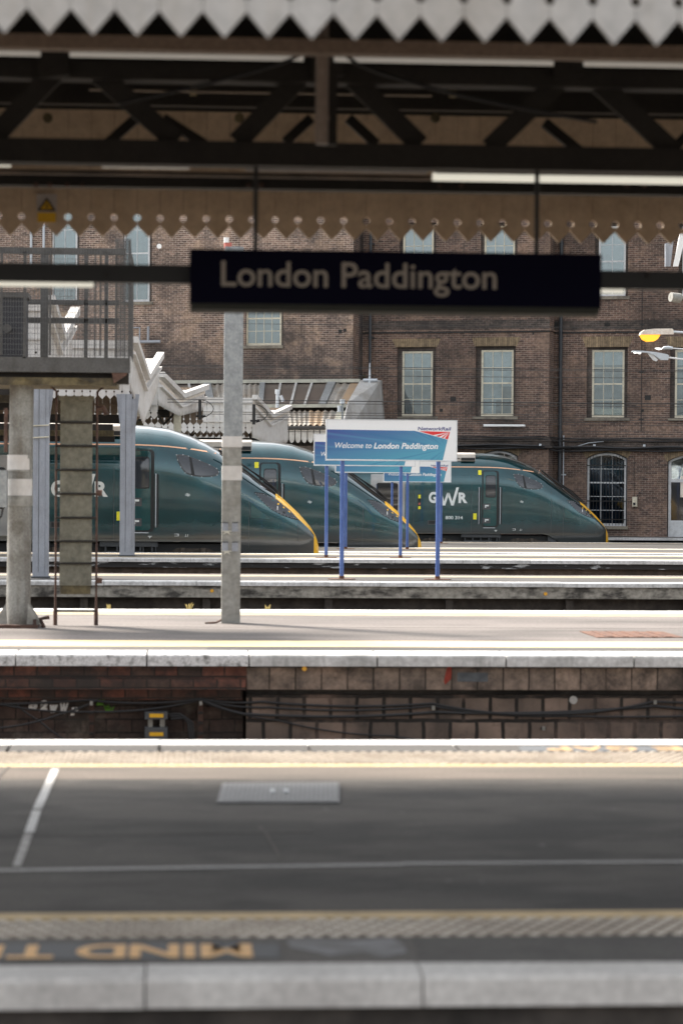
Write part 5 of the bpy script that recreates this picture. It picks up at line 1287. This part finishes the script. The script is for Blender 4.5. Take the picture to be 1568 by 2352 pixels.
gp = at_z(42,1440,0)
mp_ = thing('round_mast', 'stout round steel mast with two white bands and gusset base at the left edge', 'mast', tuple(gp)); GY = gp.y
b = MB(); r_ = 27.5/FPX*GY; b.tube([(gp.x,GY,.0),(gp.x+.03,GY,PZ(872,GY,42))], r_, 28); b.build('pole', m_tubepost, mp_, True)
for y0, y1 in ((1045,1079),(1100,1138)):
    b = MB(); b.tube([(gp.x+.012,GY,PZ(y1,GY,42)),(gp.x+.012,GY,PZ(y0,GY,42))], r_+.006, 28); b.build('white_band', m_wcanopy, mp_, True)
for y0, y1 in ((1079,1083),(1138,1162)):
    b = MB(); b.tube([(gp.x+.012,GY,PZ(y1,GY,42)),(gp.x+.012,GY,PZ(y0,GY,42))], r_+.012, 28); b.build('strap', m_oldgalv, mp_, True)
for s_ in (-1,1):
    for y_ in (-.17,.05): b = MB(); b.prism([(gp.x+s_*r_*.8,.04),(gp.x+s_*(r_+.13),.04),(gp.x+s_*r_*.9,.28)], GY+y_, GY+y_+.02); b.build('gusset', m_oldgalv, mp_)
b = MB(); b.box(gp.x-.5,gp.x+.24,GY-.25,GY+.25,0.001,.035); b.tube([(gp.x+.2,GY-.2,.03),(gp.x+.2,GY-.2,.1)], .02, 8); b.tube([(gp.x+.3,GY-.12,.0),(gp.x+.26,GY-.12,.1),(gp.x+.36,GY-.12,.12)], .025, 8); b.build('base_plate', m_rustbrn, mp_)
b = MB(); x0 = at_y(-30,1165,GY-.3); x1 = at_y(17,1080,GY-.3); b.box(x0.x,x1.x,GY-.35,GY-.16,x0.z,x1.z); b.build('switch_box', m_galv, mp_)
b = MB(); x0 = at_y(14,1045,GY-.2).x; b.tube([(x0,GY-.2,PZ(1045,GY)),(x0,GY-.2,PZ(945,GY))], .022, 8); b.build('conduit', m_rustbrn, mp_)
b = MB(); p = at_y(8,1165,GY-.3); b.tube([(p.x,p.y,p.z),(p.x-.02,p.y,p.z-.1),(p.x-.12,p.y,p.z-.2)], .014, 6); b.build('flex', m_cable, mp_)

gm = at_z(530,1432,0); GM = gm.y
ms = thing('square_mast', 'square galvanised mast with two white bands and small number plates, below the name board', 'mast', tuple(gm))
hw_ = 21.5/FPX*GM
def mastbox(name, y0, y1, mat, ex=0.): b = MB(); b.box(gm.x-hw_-ex+.02, gm.x+hw_+ex+.02, GM-ex, GM+2*hw_+ex, PZ(y1,GM,530), PZ(y0,GM,530)); return b.build(name, mat, ms)
b = MB(); b.box(gm.x-hw_, gm.x+hw_, GM, GM+2*hw_, 0, PZ(1103,GM,530)); b.build('pole', m_oldgalv, ms)
b = MB(); b.box(gm.x-hw_+.004, gm.x+hw_+.004, GM+.002, GM+2*hw_, PZ(1103,GM,530), PZ(1027,GM,530)); b.build('pole', m_oldgalv, ms)
b = MB(); b.box(gm.x-hw_+.014, gm.x+hw_+.014, GM+.002, GM+2*hw_, PZ(1002,GM,530), PZ(566,GM,530)); b.build('pole', m_galv, ms)
for y0, y1 in ((1002,1027),(1070,1103)):
    b = MB(); b.box(gm.x-hw_-.003, gm.x+hw_+.012, GM-.004, GM+2*hw_+.004, PZ(y1,GM,530), PZ(y0,GM,530)); b.build('white_band', m_wcanopy, ms)
m_digit = MAT('plate_digits', (.55,.53,.45), .6)
for (xd, yd) in ((515,1199),(538,1199),(515,1244),(538,1244)):
    a_, c2 = at_y(xd-5,yd+22,GM-.008), at_y(xd+9,yd,GM-.008); b = MB(); b.box(a_.x,c2.x,GM-.008,GM-.0015,a_.z,c2.z); pn = b.build('number_plate', m_greypole, ms)
    b = MB(); b.box(a_.x,c2.x,GM-.012,GM-.0085,c2.z-.012,c2.z); b.build('plate_edge', m_ugrey, pn)
for yd in (1221,1267):
    a_ = at_y(524,yd+2,GM-.012); b = MB(); b.prism([(a_.x-.07,a_.z+.02),(a_.x+.04,a_.z+.02),(a_.x+.04,a_.z+.012),(a_.x+.01,a_.z+.008),(a_.x+.03,a_.z-.03),(a_.x-.015,a_.z-.005),(a_.x-.06,a_.z-.03),(a_.x-.04,a_.z+.008),(a_.x-.07,a_.z+.012)], GM-.014, GM-.0085); b.build('height_mark', m_digit, ms)
p = at_y(524,555,GM); b = MB(); b.tube([(p.x,GM+.05,PZ(570,GM,530)),(p.x,GM+.05,p.z-.01)], .045, 12); 
cap = b.build('finial', m_redl, ms); b = MB(); b.tube([(p.x-.02,GM+.02,p.z-.01),(p.x-.02,GM+.02,p.z+.05)], .03, 8); b.build('insulator', m_boardw, cap)
b = MB(); b.tube([(gm.x-.09,GM+.03,.05),(gm.x-.17,GM-.03,.012),(gm.x-.30,GM-.08,.008)], .012, 6); b.build('earth_cable', m_rustbrn, ms)

ld = thing('mast_ladder', 'rusty ladder with a tall grey anti-climb shield between the two left masts', 'ladder', tuple(at_z(174,1436,0))); LY = at_z(174,1436,0).y
for xd in (127.5,221):
    p = at_y(xd,1436,LY); b = MB(); b.tube([(p.x,LY,0),(p.x,LY,PZ(980,LY))], .013, 8); b.tube([(p.x,LY,PZ(980,LY)),(p.x,LY,PZ(905,LY)),(p.x+(-.13 if xd<150 else .13),LY,PZ(885,LY))],.013,8); b.tube([(p.x,LY,0),(p.x,LY,.2)], .024, 8); b.build('stile', m_rustbrn, ld, True)
b = MB()
for yd in (970,1024,1079,1134,1189,1243,1294,1403):
    a_, c2 = at_y(127.5,yd,LY-.03), at_y(221,yd,LY-.03); b.tube([(a_.x,LY-.02,a_.z),(c2.x,LY-.02,a_.z)], .013, 8)
b.build('rungs', m_girder, ld)
b = MB(); a_, c2 = at_y(137,1345,LY), at_y(213,910,LY); b.box(a_.x,c2.x,LY+.0,LY+.05,a_.z,c2.z); b.box(a_.x-.02,c2.x+.02,LY-.02,LY+.07,c2.z-.05,c2.z); sh = b.build('shield', m_shield, ld)
b = MB(); b.box(a_.x+.01,c2.x-.01,LY+.01,LY+.05,a_.z-.1,a_.z-.001); b.build('shield_foot', m_oldwood, sh)
for yd in (1333,1132): p = at_y(225,yd,LY); b = MB(); b.tube([(p.x-.02,LY,p.z),(p.x+.05,LY,p.z)], .035, 8); b.build('padlock', m_rustbrn, ld)
p = at_y(225,960,LY); b = MB(); b.tube([(p.x-.02,LY,p.z+.1),(p.x+.06,LY,p.z+.12),(p.x+.1,LY,p.z+.04)], .03, 8); b.build('clamp', m_rustbrn, ld)

# grey canopy posts on platforms 3 and 4
def greypost(x0, x1, ybase, ytop, z0, label, haunch):
    g_ = at_z((x0+x1)/2, ybase, z0); Yp = g_.y; hw2 = (x1-x0)/2/FPX*Yp; zt_ = PZ(ytop, Yp, x0)
    rt = thing('canopy_column', label, 'column', tuple(g_), group='grey steel columns carrying canopies')
    b = MB(); b.box(g_.x-hw2, g_.x+hw2*.55, Yp, Yp+.25, 0, zt_); b.build('shaft', m_greypole, rt)
    b = MB(); b.box(g_.x+hw2*.55+.002, g_.x+hw2, Yp+.01, Yp+.24, 0, zt_-.1); b.build('flange', m_greypole, rt)
    b = MB(); b.box(g_.x-hw2*.25-.004, g_.x-hw2*.25+.004, Yp-.004, Yp-.0005, .1, zt_); b.build('web_seam', m_ugrey, rt)
    b = MB()
    for s_ in (-1,1): b.prism([(g_.x+s_*hw2,zt_-haunch),(g_.x+s_*(hw2+.09),zt_),(g_.x+s_*hw2,zt_)], Yp+.05, Yp+.2)
    b.build('haunch', m_greypole, rt)
    b = MB(); b.box(g_.x-hw2-.02, g_.x+hw2+.02, Yp-.015, Yp+.27, 0, .03); b.build('foot', m_ugrey, rt)
    if x0 < 100:
        for yd in (984,1011): z = PZ(yd,Yp-.02); b = MB(); b.tube([(g_.x-.14,Yp-.02,z),(g_.x+.14,Yp-.02,z+.015)], .013, 6); b.build('cable_tie', m_winframe, rt)
    return rt, g_, hw2
greypost(75,111,1328,872,0,'left grey canopy column with two pale cable ties, beside the round mast',.7)
greypost(275,309,1278,905,0,'right grey canopy column standing in front of the nearest train door',.8)


# ------------------------------------------------------------------ overhead wires
wires = [(843,60,.0,'upper'),(860,60,.4,''),(745,72,.2,''),(919,64,.3,''),(927,64,.1,''),(948.5,70,0,''),(953,70,.2,''),(959,76,.2,''),(965,76,.1,''),(971,80,0,''),(846+0,78,.1,''),(986,82,.0,''),(992,82,.1,''),(921,86,.2,'')]
names = ['topmost of the dense bunch of thin wires crossing the brick wall','thin wire just below the one crossing the left bay corner','lone thin wire just beneath the hanging name board','thin wire level with the top of the canopy end boards','thin wire just under the one at canopy end level','upper wire of the pair crossing the sash window sills','lower wire of the pair crossing the sash window sills','thin wire crossing just above the welcome sign','second thin wire above the welcome sign top edge','thin wire touching the welcome sign top edge','faint far wire crossing the middle of the first floor windows','thin wire in front of the wall light','thin wire just below the wall light','far wire across the lower window panes']
for (yd, Yw, sag, _), nm in zip(wires, names):
    z = PZ(yd, Yw); b = MB(); pts = []
    x0, x1 = PX(-500,Yw), PX(2100,Yw)
    for i in range(17): t = i/16; pts.append((x0+(x1-x0)*t, Yw, z-.06*sag*4*t*(1-t)*2+.05*sag))
    b.tube(pts, .0075 if Yw < 75 else .009, 5); tag(b.build('overhead_wire', m_cable, None, True), nm, 'wire', 'thin overhead wires in front of the building')
def insul(xd, yd, Yw, label):
    p = at_y(xd,yd,Yw); rt = thing('wire_insulator', label, 'insulator', tuple(p), group='black insulators with looped jumper wires')
    b = MB(); b.box(p.x-.04,p.x+.04,Yw-.05,Yw+.05,p.z,p.z+.55); b.tube([(p.x-.1,Yw,p.z+.1),(p.x+.16,Yw,p.z+.1)],.03,6); b.build('body', m_black, rt)
    b = MB(); b.tube([(p.x+.05+.32*math.sin(math.pi*k/10)**.7, Yw, p.z+.55-.5*k/10) for k in range(11)], .012, 6); b.build('jumper', m_cable, rt, True)
insul(583,975,66,'black insulator with jumper loop just right of the galvanised mast')
insul(459,964,66,'small black insulator with jumper loop at the white canopy corner left of the galvanised mast')
for xd, y0, y1, Yw, lab in ((786,921,975,78,'grey pole head with insulator above the second welcome sign'),(637,898,945,80,'grey pipe stub with elbow on the lean-to roof')):
    p = at_y(xd,y1,Yw); q2 = at_y(xd,y0,Yw); rt = thing('pole_head', lab, 'pole', tuple(p))
    b = MB(); b.tube([(p.x,Yw,p.z),(p.x,Yw,q2.z)], .055 if xd<700 else .04, 8); b.build('stub', m_lamp if xd<700 else m_galv, rt)
    b = MB(); b.tube([(p.x,Yw,q2.z-.1),(p.x,Yw,q2.z+.05)], .08, 8); b.tube([(p.x-(.1 if xd>700 else -.1),Yw,q2.z-.15),(p.x-(.1 if xd>700 else -.18),Yw,q2.z-.35)], .06, 8); b.build('cap', m_lamp, rt)

# ------------------------------------------------------------------ street lamps reaching in from the right
def armlamp(kind, Yw, label):
    if kind == 'amber':
        P_ = lambda x, y: at_y(x, y, Yw); o = P_(1520,770); rt = thing('street_lamp', label, 'lamp', tuple(o))
        def pr(pts, dep, name, mat): b = MB(); b.prism([(P_(x,y).x, P_(x,y).z) for x, y in pts], Yw-dep, Yw+dep); return b.build(name, mat, rt)
        pr([(1467,770),(1470,763),(1478,758),(1500,755.5),(1540,755),(1543,757),(1545,768),(1470,769)], .12, 'housing', m_lampcream)
        pr([(1468,769.5),(1514,769.5),(1508,779),(1500,784),(1484,785),(1474,780)], .10, 'lens', m_amber)
        b = MB(); a_ = P_(1543,762); b.tube([(a_.x,Yw,a_.z),(a_.x+1.6,Yw,a_.z-.08),(a_.x+1.9,Yw,a_.z-.3)], .035, 8); b.tube([(a_.x+1.9,Yw,-.3),(a_.x+1.9,Yw,a_.z-.28)], .06, 10); b.build('pole', m_lamp, rt, True)
    elif kind == 'led':
        P_ = lambda x, y: at_y(x, y, Yw); o = P_(1500,815); rt = thing('street_lamp', label, 'lamp', tuple(o))
        def pr(pts, dep, name, mat): b = MB(); b.prism([(P_(x,y).x, P_(x,y).z) for x, y in pts], Yw-dep, Yw+dep); return b.build(name, mat, rt)
        pr([(1449,808),(1452,805.5),(1475,806),(1505,809),(1530,814),(1534,817),(1532,827),(1516,827),(1500,816),(1486,810.5),(1460,808.5)], .09, 'housing', m_lamp)
        pr([(1486,811),(1497,814.5),(1510,826),(1506,830),(1498,827)], .03, 'sensor', m_winwhite)
        pr([(1453.5,809),(1461,809.2),(1460,811.5),(1455,811)], .05, 'led_module', m_led); pr([(1463,809.6),(1471,810.4),(1469,813),(1464.5,812.2)], .05, 'led_module', m_led)
        b = MB(); a_ = P_(1532,821); b.tube([(a_.x,Yw,a_.z),(a_.x+1.8,Yw,a_.z-.2),(a_.x+2,Yw,a_.z-.5)], .025, 8); b.tube([(a_.x+2,Yw,-.3),(a_.x+2,Yw,a_.z-.48)], .05, 10); b.build('pole', m_winwhite, rt, True)
    else:
        P_ = lambda x, y: at_y(x, y, Yw); o = P_(1530,800); rt = thing('street_lamp', label, 'lamp', tuple(o))
        b = MB(); a_ = P_(1533,799); b.tube([(P_(1519,801).x,Yw,P_(1519,801).z),(P_(1524,799).x,Yw,P_(1524,799).z),(P_(1533,798.5).x,Yw,P_(1533,798.5).z),(P_(1543,800).x,Yw,P_(1543,800).z)], [.02,.055,.06,.05], 10); b.build('housing', m_lamp, rt, True)
        b = MB(); b.tube([(P_(1503,800).x,Yw,P_(1503,800).z),(P_(1512,801.5).x,Yw,P_(1512,801.5).z),(P_(1519,801).x,Yw,P_(1519,801).z)], [.012,.035,.015], 8); b.build('lens', m_led, rt)
        b = MB(); a_ = P_(1542,800); b.tube([(a_.x,Yw,a_.z),(a_.x+1.6,Yw,a_.z-.1),(a_.x+1.8,Yw,a_.z-.3)], .022, 8); b.tube([(a_.x+1.8,Yw,-.3),(a_.x+1.8,Yw,a_.z-.28)], .05, 10); b.build('pole', m_winwhite, rt, True)
    return rt
armlamp('amber', 74.5, 'street lamp with glowing amber bowl and cream housing at the right edge')
armlamp('led', 72.8, 'slim pale grey LED street lamp just below the amber one')
armlamp('small', 78.5, 'small white-lit lamp between the amber lamp and the LED lamp, furthest right')
# white slanting bracket at the top right
rt = thing('camera_bracket', 'white slanting bracket with panels at the right edge above the trunking', 'bracket', tuple(at_y(1550,615,70)))
b = MB(); pts = [(1545,612),(1556,612),(1568,560),(1566,536),(1560,536)]; b.prism([(at_y(x,y,70).x,at_y(x,y,70).z) for x,y in pts], 69.95, 70.05); b.build('strut', m_boardw, rt)
b = MB(); pts = [(1526,560),(1545,551),(1538,612),(1526,612)]; b.prism([(at_y(x,y,70.2).x,at_y(x,y,70.2).z) for x,y in pts], 70.15, 70.25); b.build('panel', m_greypole, rt)
b = MB(); p = at_y(1549,683,70); b.tube([(p.x-.15,69.9,p.z),(p.x+.15,70,p.z-.02)], .14, 12); b.tube([(p.x+.4,70,p.z+.05),(p.x+.15,70,p.z)], .06, 8); b.build('camera_head', m_oldgalv, rt, True)
b = MB(); p = at_y(366,566,90); b.tube([(p.x,89.9,p.z),(p.x,90.1,p.z)], .09, 12); tag(b.build('wall_lamp', m_boardw), 'small round white lamp on the brick wall between mesh walkway and name board', 'lamp')

# ------------------------------------------------------------------ things fixed to the wall of platform 2
YW = Y['p2n']+.28
rt = thing('cable_joint_box', 'grey cable joint boxes with yellow labels on the wall below the second platform', 'junction box', tuple(at_y(360,1697,YW-.15)))
for y0, y1 in ((1634,1651),(1670,1700)):
    a_, c2 = at_y(333,y1,YW-.15), at_y(385,y0,YW-.15); b = MB(); b.box(a_.x,c2.x,YW-.2,YW-.08,a_.z,c2.z); bx_ = b.build('box', m_ugrey, rt)
    zc_ = (a_.z+c2.z)/2; b = MB(); b.box(a_.x+.045,c2.x-.04,YW-.204,YW-.2005,zc_-.018,zc_+.018); b.build('label_plate', MAT('label_yellow', (.75,.42,.01), .5), bx_)
a_, c2 = at_y(338,1670,YW-.1), at_y(380,1651,YW-.1); b = MB(); 
for x in (a_.x+.01, c2.x-.05): b.box(x,x+.045,YW-.15,YW-.09,a_.z,c2.z)
b.build('bracket', m_oldgalv, rt)
b = MB()
for k in range(3): 
    pts = [at_y(385+k*4,1640+6*k,YW-.1), at_y(415+6*k,1640+4*k,YW-.1), at_y(432+5*k,1660,YW-.1), at_y(437+5*k,1705,YW-.1)]; b.tube(pts, .012, 6)
b.build('flex', m_cable, rt, True)
def bracket(xd, y0, y1, lab):
    a_, c2 = at_y(xd-6,y1,YW-.1), at_y(xd+6,y0,YW-.1); rt = thing('cable_bracket', lab, 'bracket', tuple((a_+c2)/2), group='cable brackets on the platform wall')
    b = MB(); b.box(a_.x,c2.x,YW-.09,YW-.02,a_.z,c2.z); b.build('back_strap', m_rustbrn, rt)
    b = MB(); z = c2.z-.06
    while z > a_.z: b.box(a_.x,c2.x,YW-.17,YW-.09,z-.02,z); z -= .1
    b.build('hooks', m_girder, rt); b = MB(); b.box(a_.x+.01,c2.x-.01,YW-.18,YW-.172,c2.z-.09,c2.z-.05); b.build('tag_plate', m_oldgalv, rt)
bracket(211,1597,1690,'rusty cable bracket above the graffiti end, left of the grey joint boxes')
bracket(461,1597,1700,'rusty cable bracket right of the grey joint boxes, where the cables split')
bracket(993,1608,1625,'small cable hook near the middle of the block wall')
bracket(1245,1655,1690,'short cable bracket low on the block wall, right of the middle')
bracket(1500,1595,1615,'small cable hook at the right end of the block wall')
def cable(pts, r, lab):
    P = [at_y(x,y,YW-.15-.012*random.random()) for x,y in pts]; Q = []
    for i in range(len(P)-1):
        a_, c2 = P[i], P[i+1]
        for k in range(8):
            t = k/8; v = lerp(a_,c2,t); v.z -= .035*4*t*(1-t)*min(1,(c2-a_).length); Q.append(v)
    Q.append(P[-1]); b = MB(); b.tube(Q, r, 6); tag(b.build('cable', m_cable, None, True), lab, 'cable', 'black cables slung along the platform wall')
cable([(-300,1612),(205,1608),(461,1606),(600,1612),(993,1616),(1245,1640),(1500,1612),(2000,1600)], .013, 'upper slack cable hanging from hook to hook along the whole wall')
cable([(-300,1600),(-20,1613),(211,1635),(461,1608),(620,1625),(993,1622),(1300,1645),(1900,1628)], .011, 'sagging cable crossing the grey joint boxes')
cable([(461,1607),(560,1640),(1000,1636),(1500,1622),(2000,1640)], .016, 'thick cable drooping across the block wall')
cable([(-200,1690),(0,1672),(140,1640),(225,1607)], .011, 'cable rising from lower left towards the first bracket')
cable([(40,1620),(90,1655),(160,1705)], .009, 'thin cable running down to the right over the graffiti')
cable([(461,1612),(640,1655),(900,1690),(1100,1700)], .008, 'thin cable falling away to the right of the second bracket')
b = MB()
rgf = random.Random(3)
for k, ch in enumerate('o2wWr'):
    x = 66+k*24; a_ = at_y(x,1629+3*k,YW+.0); c2 = at_y(x+20,1610+3*k,YW+.0)
    b.text(ch, a_.x, c2.x, a_.z, a_.z+(c2.z-a_.z)*1.15, YW-.004+yA*0+.0, bold=.09, shear=.2)
for v in b.v: v.y = yA+.296
b.build('graffiti', m_boardw, p2)
b = MB()
for (xd,yd,r_,m2) in ((1316,1608,.04,0),): p = at_y(xd,yd,yA+.13); b.disc(p.x,p.z,r_,yA+.134,yA+.139)
b.build('paint_blob', m_wcanopyg, p2)
b = MB(); p = at_y(1031,1545,yA+.05); b.prism([(p.x-.01,p.z+.1),(p.x+.025,p.z+.1),(p.x+.02,p.z-.06),(p.x-.04,p.z-.12),(p.x-.05,p.z-.08)], yA+.055, yA+.059); b.build('red_paint', MAT('red_paint', (.25,.03,.015), .7, grain=.4), p2)
b = MB(); a_, c2 = at_y(1050,1566,yA+.05), at_y(1120,1545,yA+.05); b.box(a_.x,c2.x,yA+.0555,yA+.0585,a_.z,c2.z); b.build('grey_paint', MAT('bluegrey_paint', (.09,.10,.11), .8, grain=.6, gscale=9), p2)
for xd, yd, Yw, lab in ((699,1536,yA-.005,'round amber reflector under the white edge of the second platform'),(487,1357,Y['p3n']+.03,'small amber reflector on the third platform edge left of the mast'),(1252,1364,Y['p3n']+.03,'small amber reflector on the third platform edge at right')):
    p = at_y(xd,yd,Yw); rt = thing('reflector', lab, 'reflector', tuple(p)); b = MB(); b.disc(p.x,p.z,.022 if Yw<30 else .03,Yw-.012,Yw+(.07 if Yw<30 else .04)); b.build('disc', MAT('amber_reflector', (.7,.35,.03), .4), rt)
# iron covers
m_covrib = MAT('cover_rib', (.165,.168,.172), .6, grain=.3)
def cover(pts, mat, lab, ribs):
    P = [at_z(x,y,0) for x,y in pts]; c0 = sum(P, Vector())/4; rt = thing('access_cover', lab, 'cover', tuple(c0))
    b = MB(); b.prismz([(p.x,p.y) for p in P], .0005, .008); b.build('plate', mat, rt)
    b = MB()
    for k in range(1,ribs):
        t = k/ribs; a_, c2 = lerp(P[0],P[1],t), lerp(P[3],P[2],t); e = Vector(((P[1]-P[0]).x*.22/ribs,0,0)); u_ = lerp(a_,c2,.03); v_ = lerp(a_,c2,.97)
        b.prismz([((u_-e).x,u_.y),((u_+e).x,u_.y),((v_+e).x,v_.y),((v_-e).x,v_.y)], .008, .013)
    b.build('ribs', m_covrib if ribs > 10 else mat, rt); return rt, P
rt, P = cover([(510,1802),(779,1800),(780,1846),(498,1846)], MAT('cover_steel', (.10,.102,.104), .6, col2=(.07,.071,.073), scale=6, grain=.3), 'ribbed grey steel access cover set in the dark asphalt', 26)
b = MB(); 
for s_ in (-.035,.035): c0 = (P[0]+P[2])/2; b.box(c0.x+s_-.012,c0.x+s_+.012,c0.y-.08,c0.y+.08,.013,.019)
b.build('lifting_eye', m_galv, rt)
cover([(1330,1451),(1520,1452),(1570,1465),(1370,1465)], m_rust, 'rusty brown access cover on the sunlit second platform', 6)

# weeds
def weed(xd, yd, Yw, h, lab, mat, z0=None):
    p = at_y(xd,yd,Yw); z0 = p.z if z0 is None else z0; b = MB(); rg = random.Random(int(xd))
    for k in range(14):
        a_ = rg.uniform(0,6.28); l = h*rg.uniform(.5,1); dx, dy = math.cos(a_)*l*.5, math.sin(a_)*l*.5; x, y = p.x+rg.uniform(-.03,.03), p.y+rg.uniform(-.02,.02)
        b.add([(x-.006,y,z0),(x+.006,y,z0),(x+dx*.5+.006,y+dy*.5,z0+l*.7),(x+dx,y+dy,z0+l),(x+dx*.5-.006,y+dy*.5,z0+l*.7)], [(0,1,2,3,4)])
    tag(b.build('weed', mat), lab, 'plant', 'small weeds growing in the platform edges')
m_weed = MAT('dry_weed', (.42,.33,.12), .8, grain=.3); m_fern = MAT('fresh_leaf', (.12,.30,.03), .7, grain=.2)
weed(435,1404,Y['p2f']-.05,.10,'dry yellow weed at the far edge of the second platform, left of the square mast',m_weed,0)
weed(250,1402,Y['p2f']-.05,.07,'tiny dry weed at the far platform edge beside the ladder foot',m_weed,0)
weed(615,1402,Y['p2f']-.05,.07,'small weed at the far platform edge right of the square mast',m_weed,0)
weed(228,1620,YW-.05,.11,'bright green fern sprig in the wall below the second platform',m_fern)
weed(251,1636,YW-.03,.08,'smaller green sprig just right of the bright fern',m_fern)
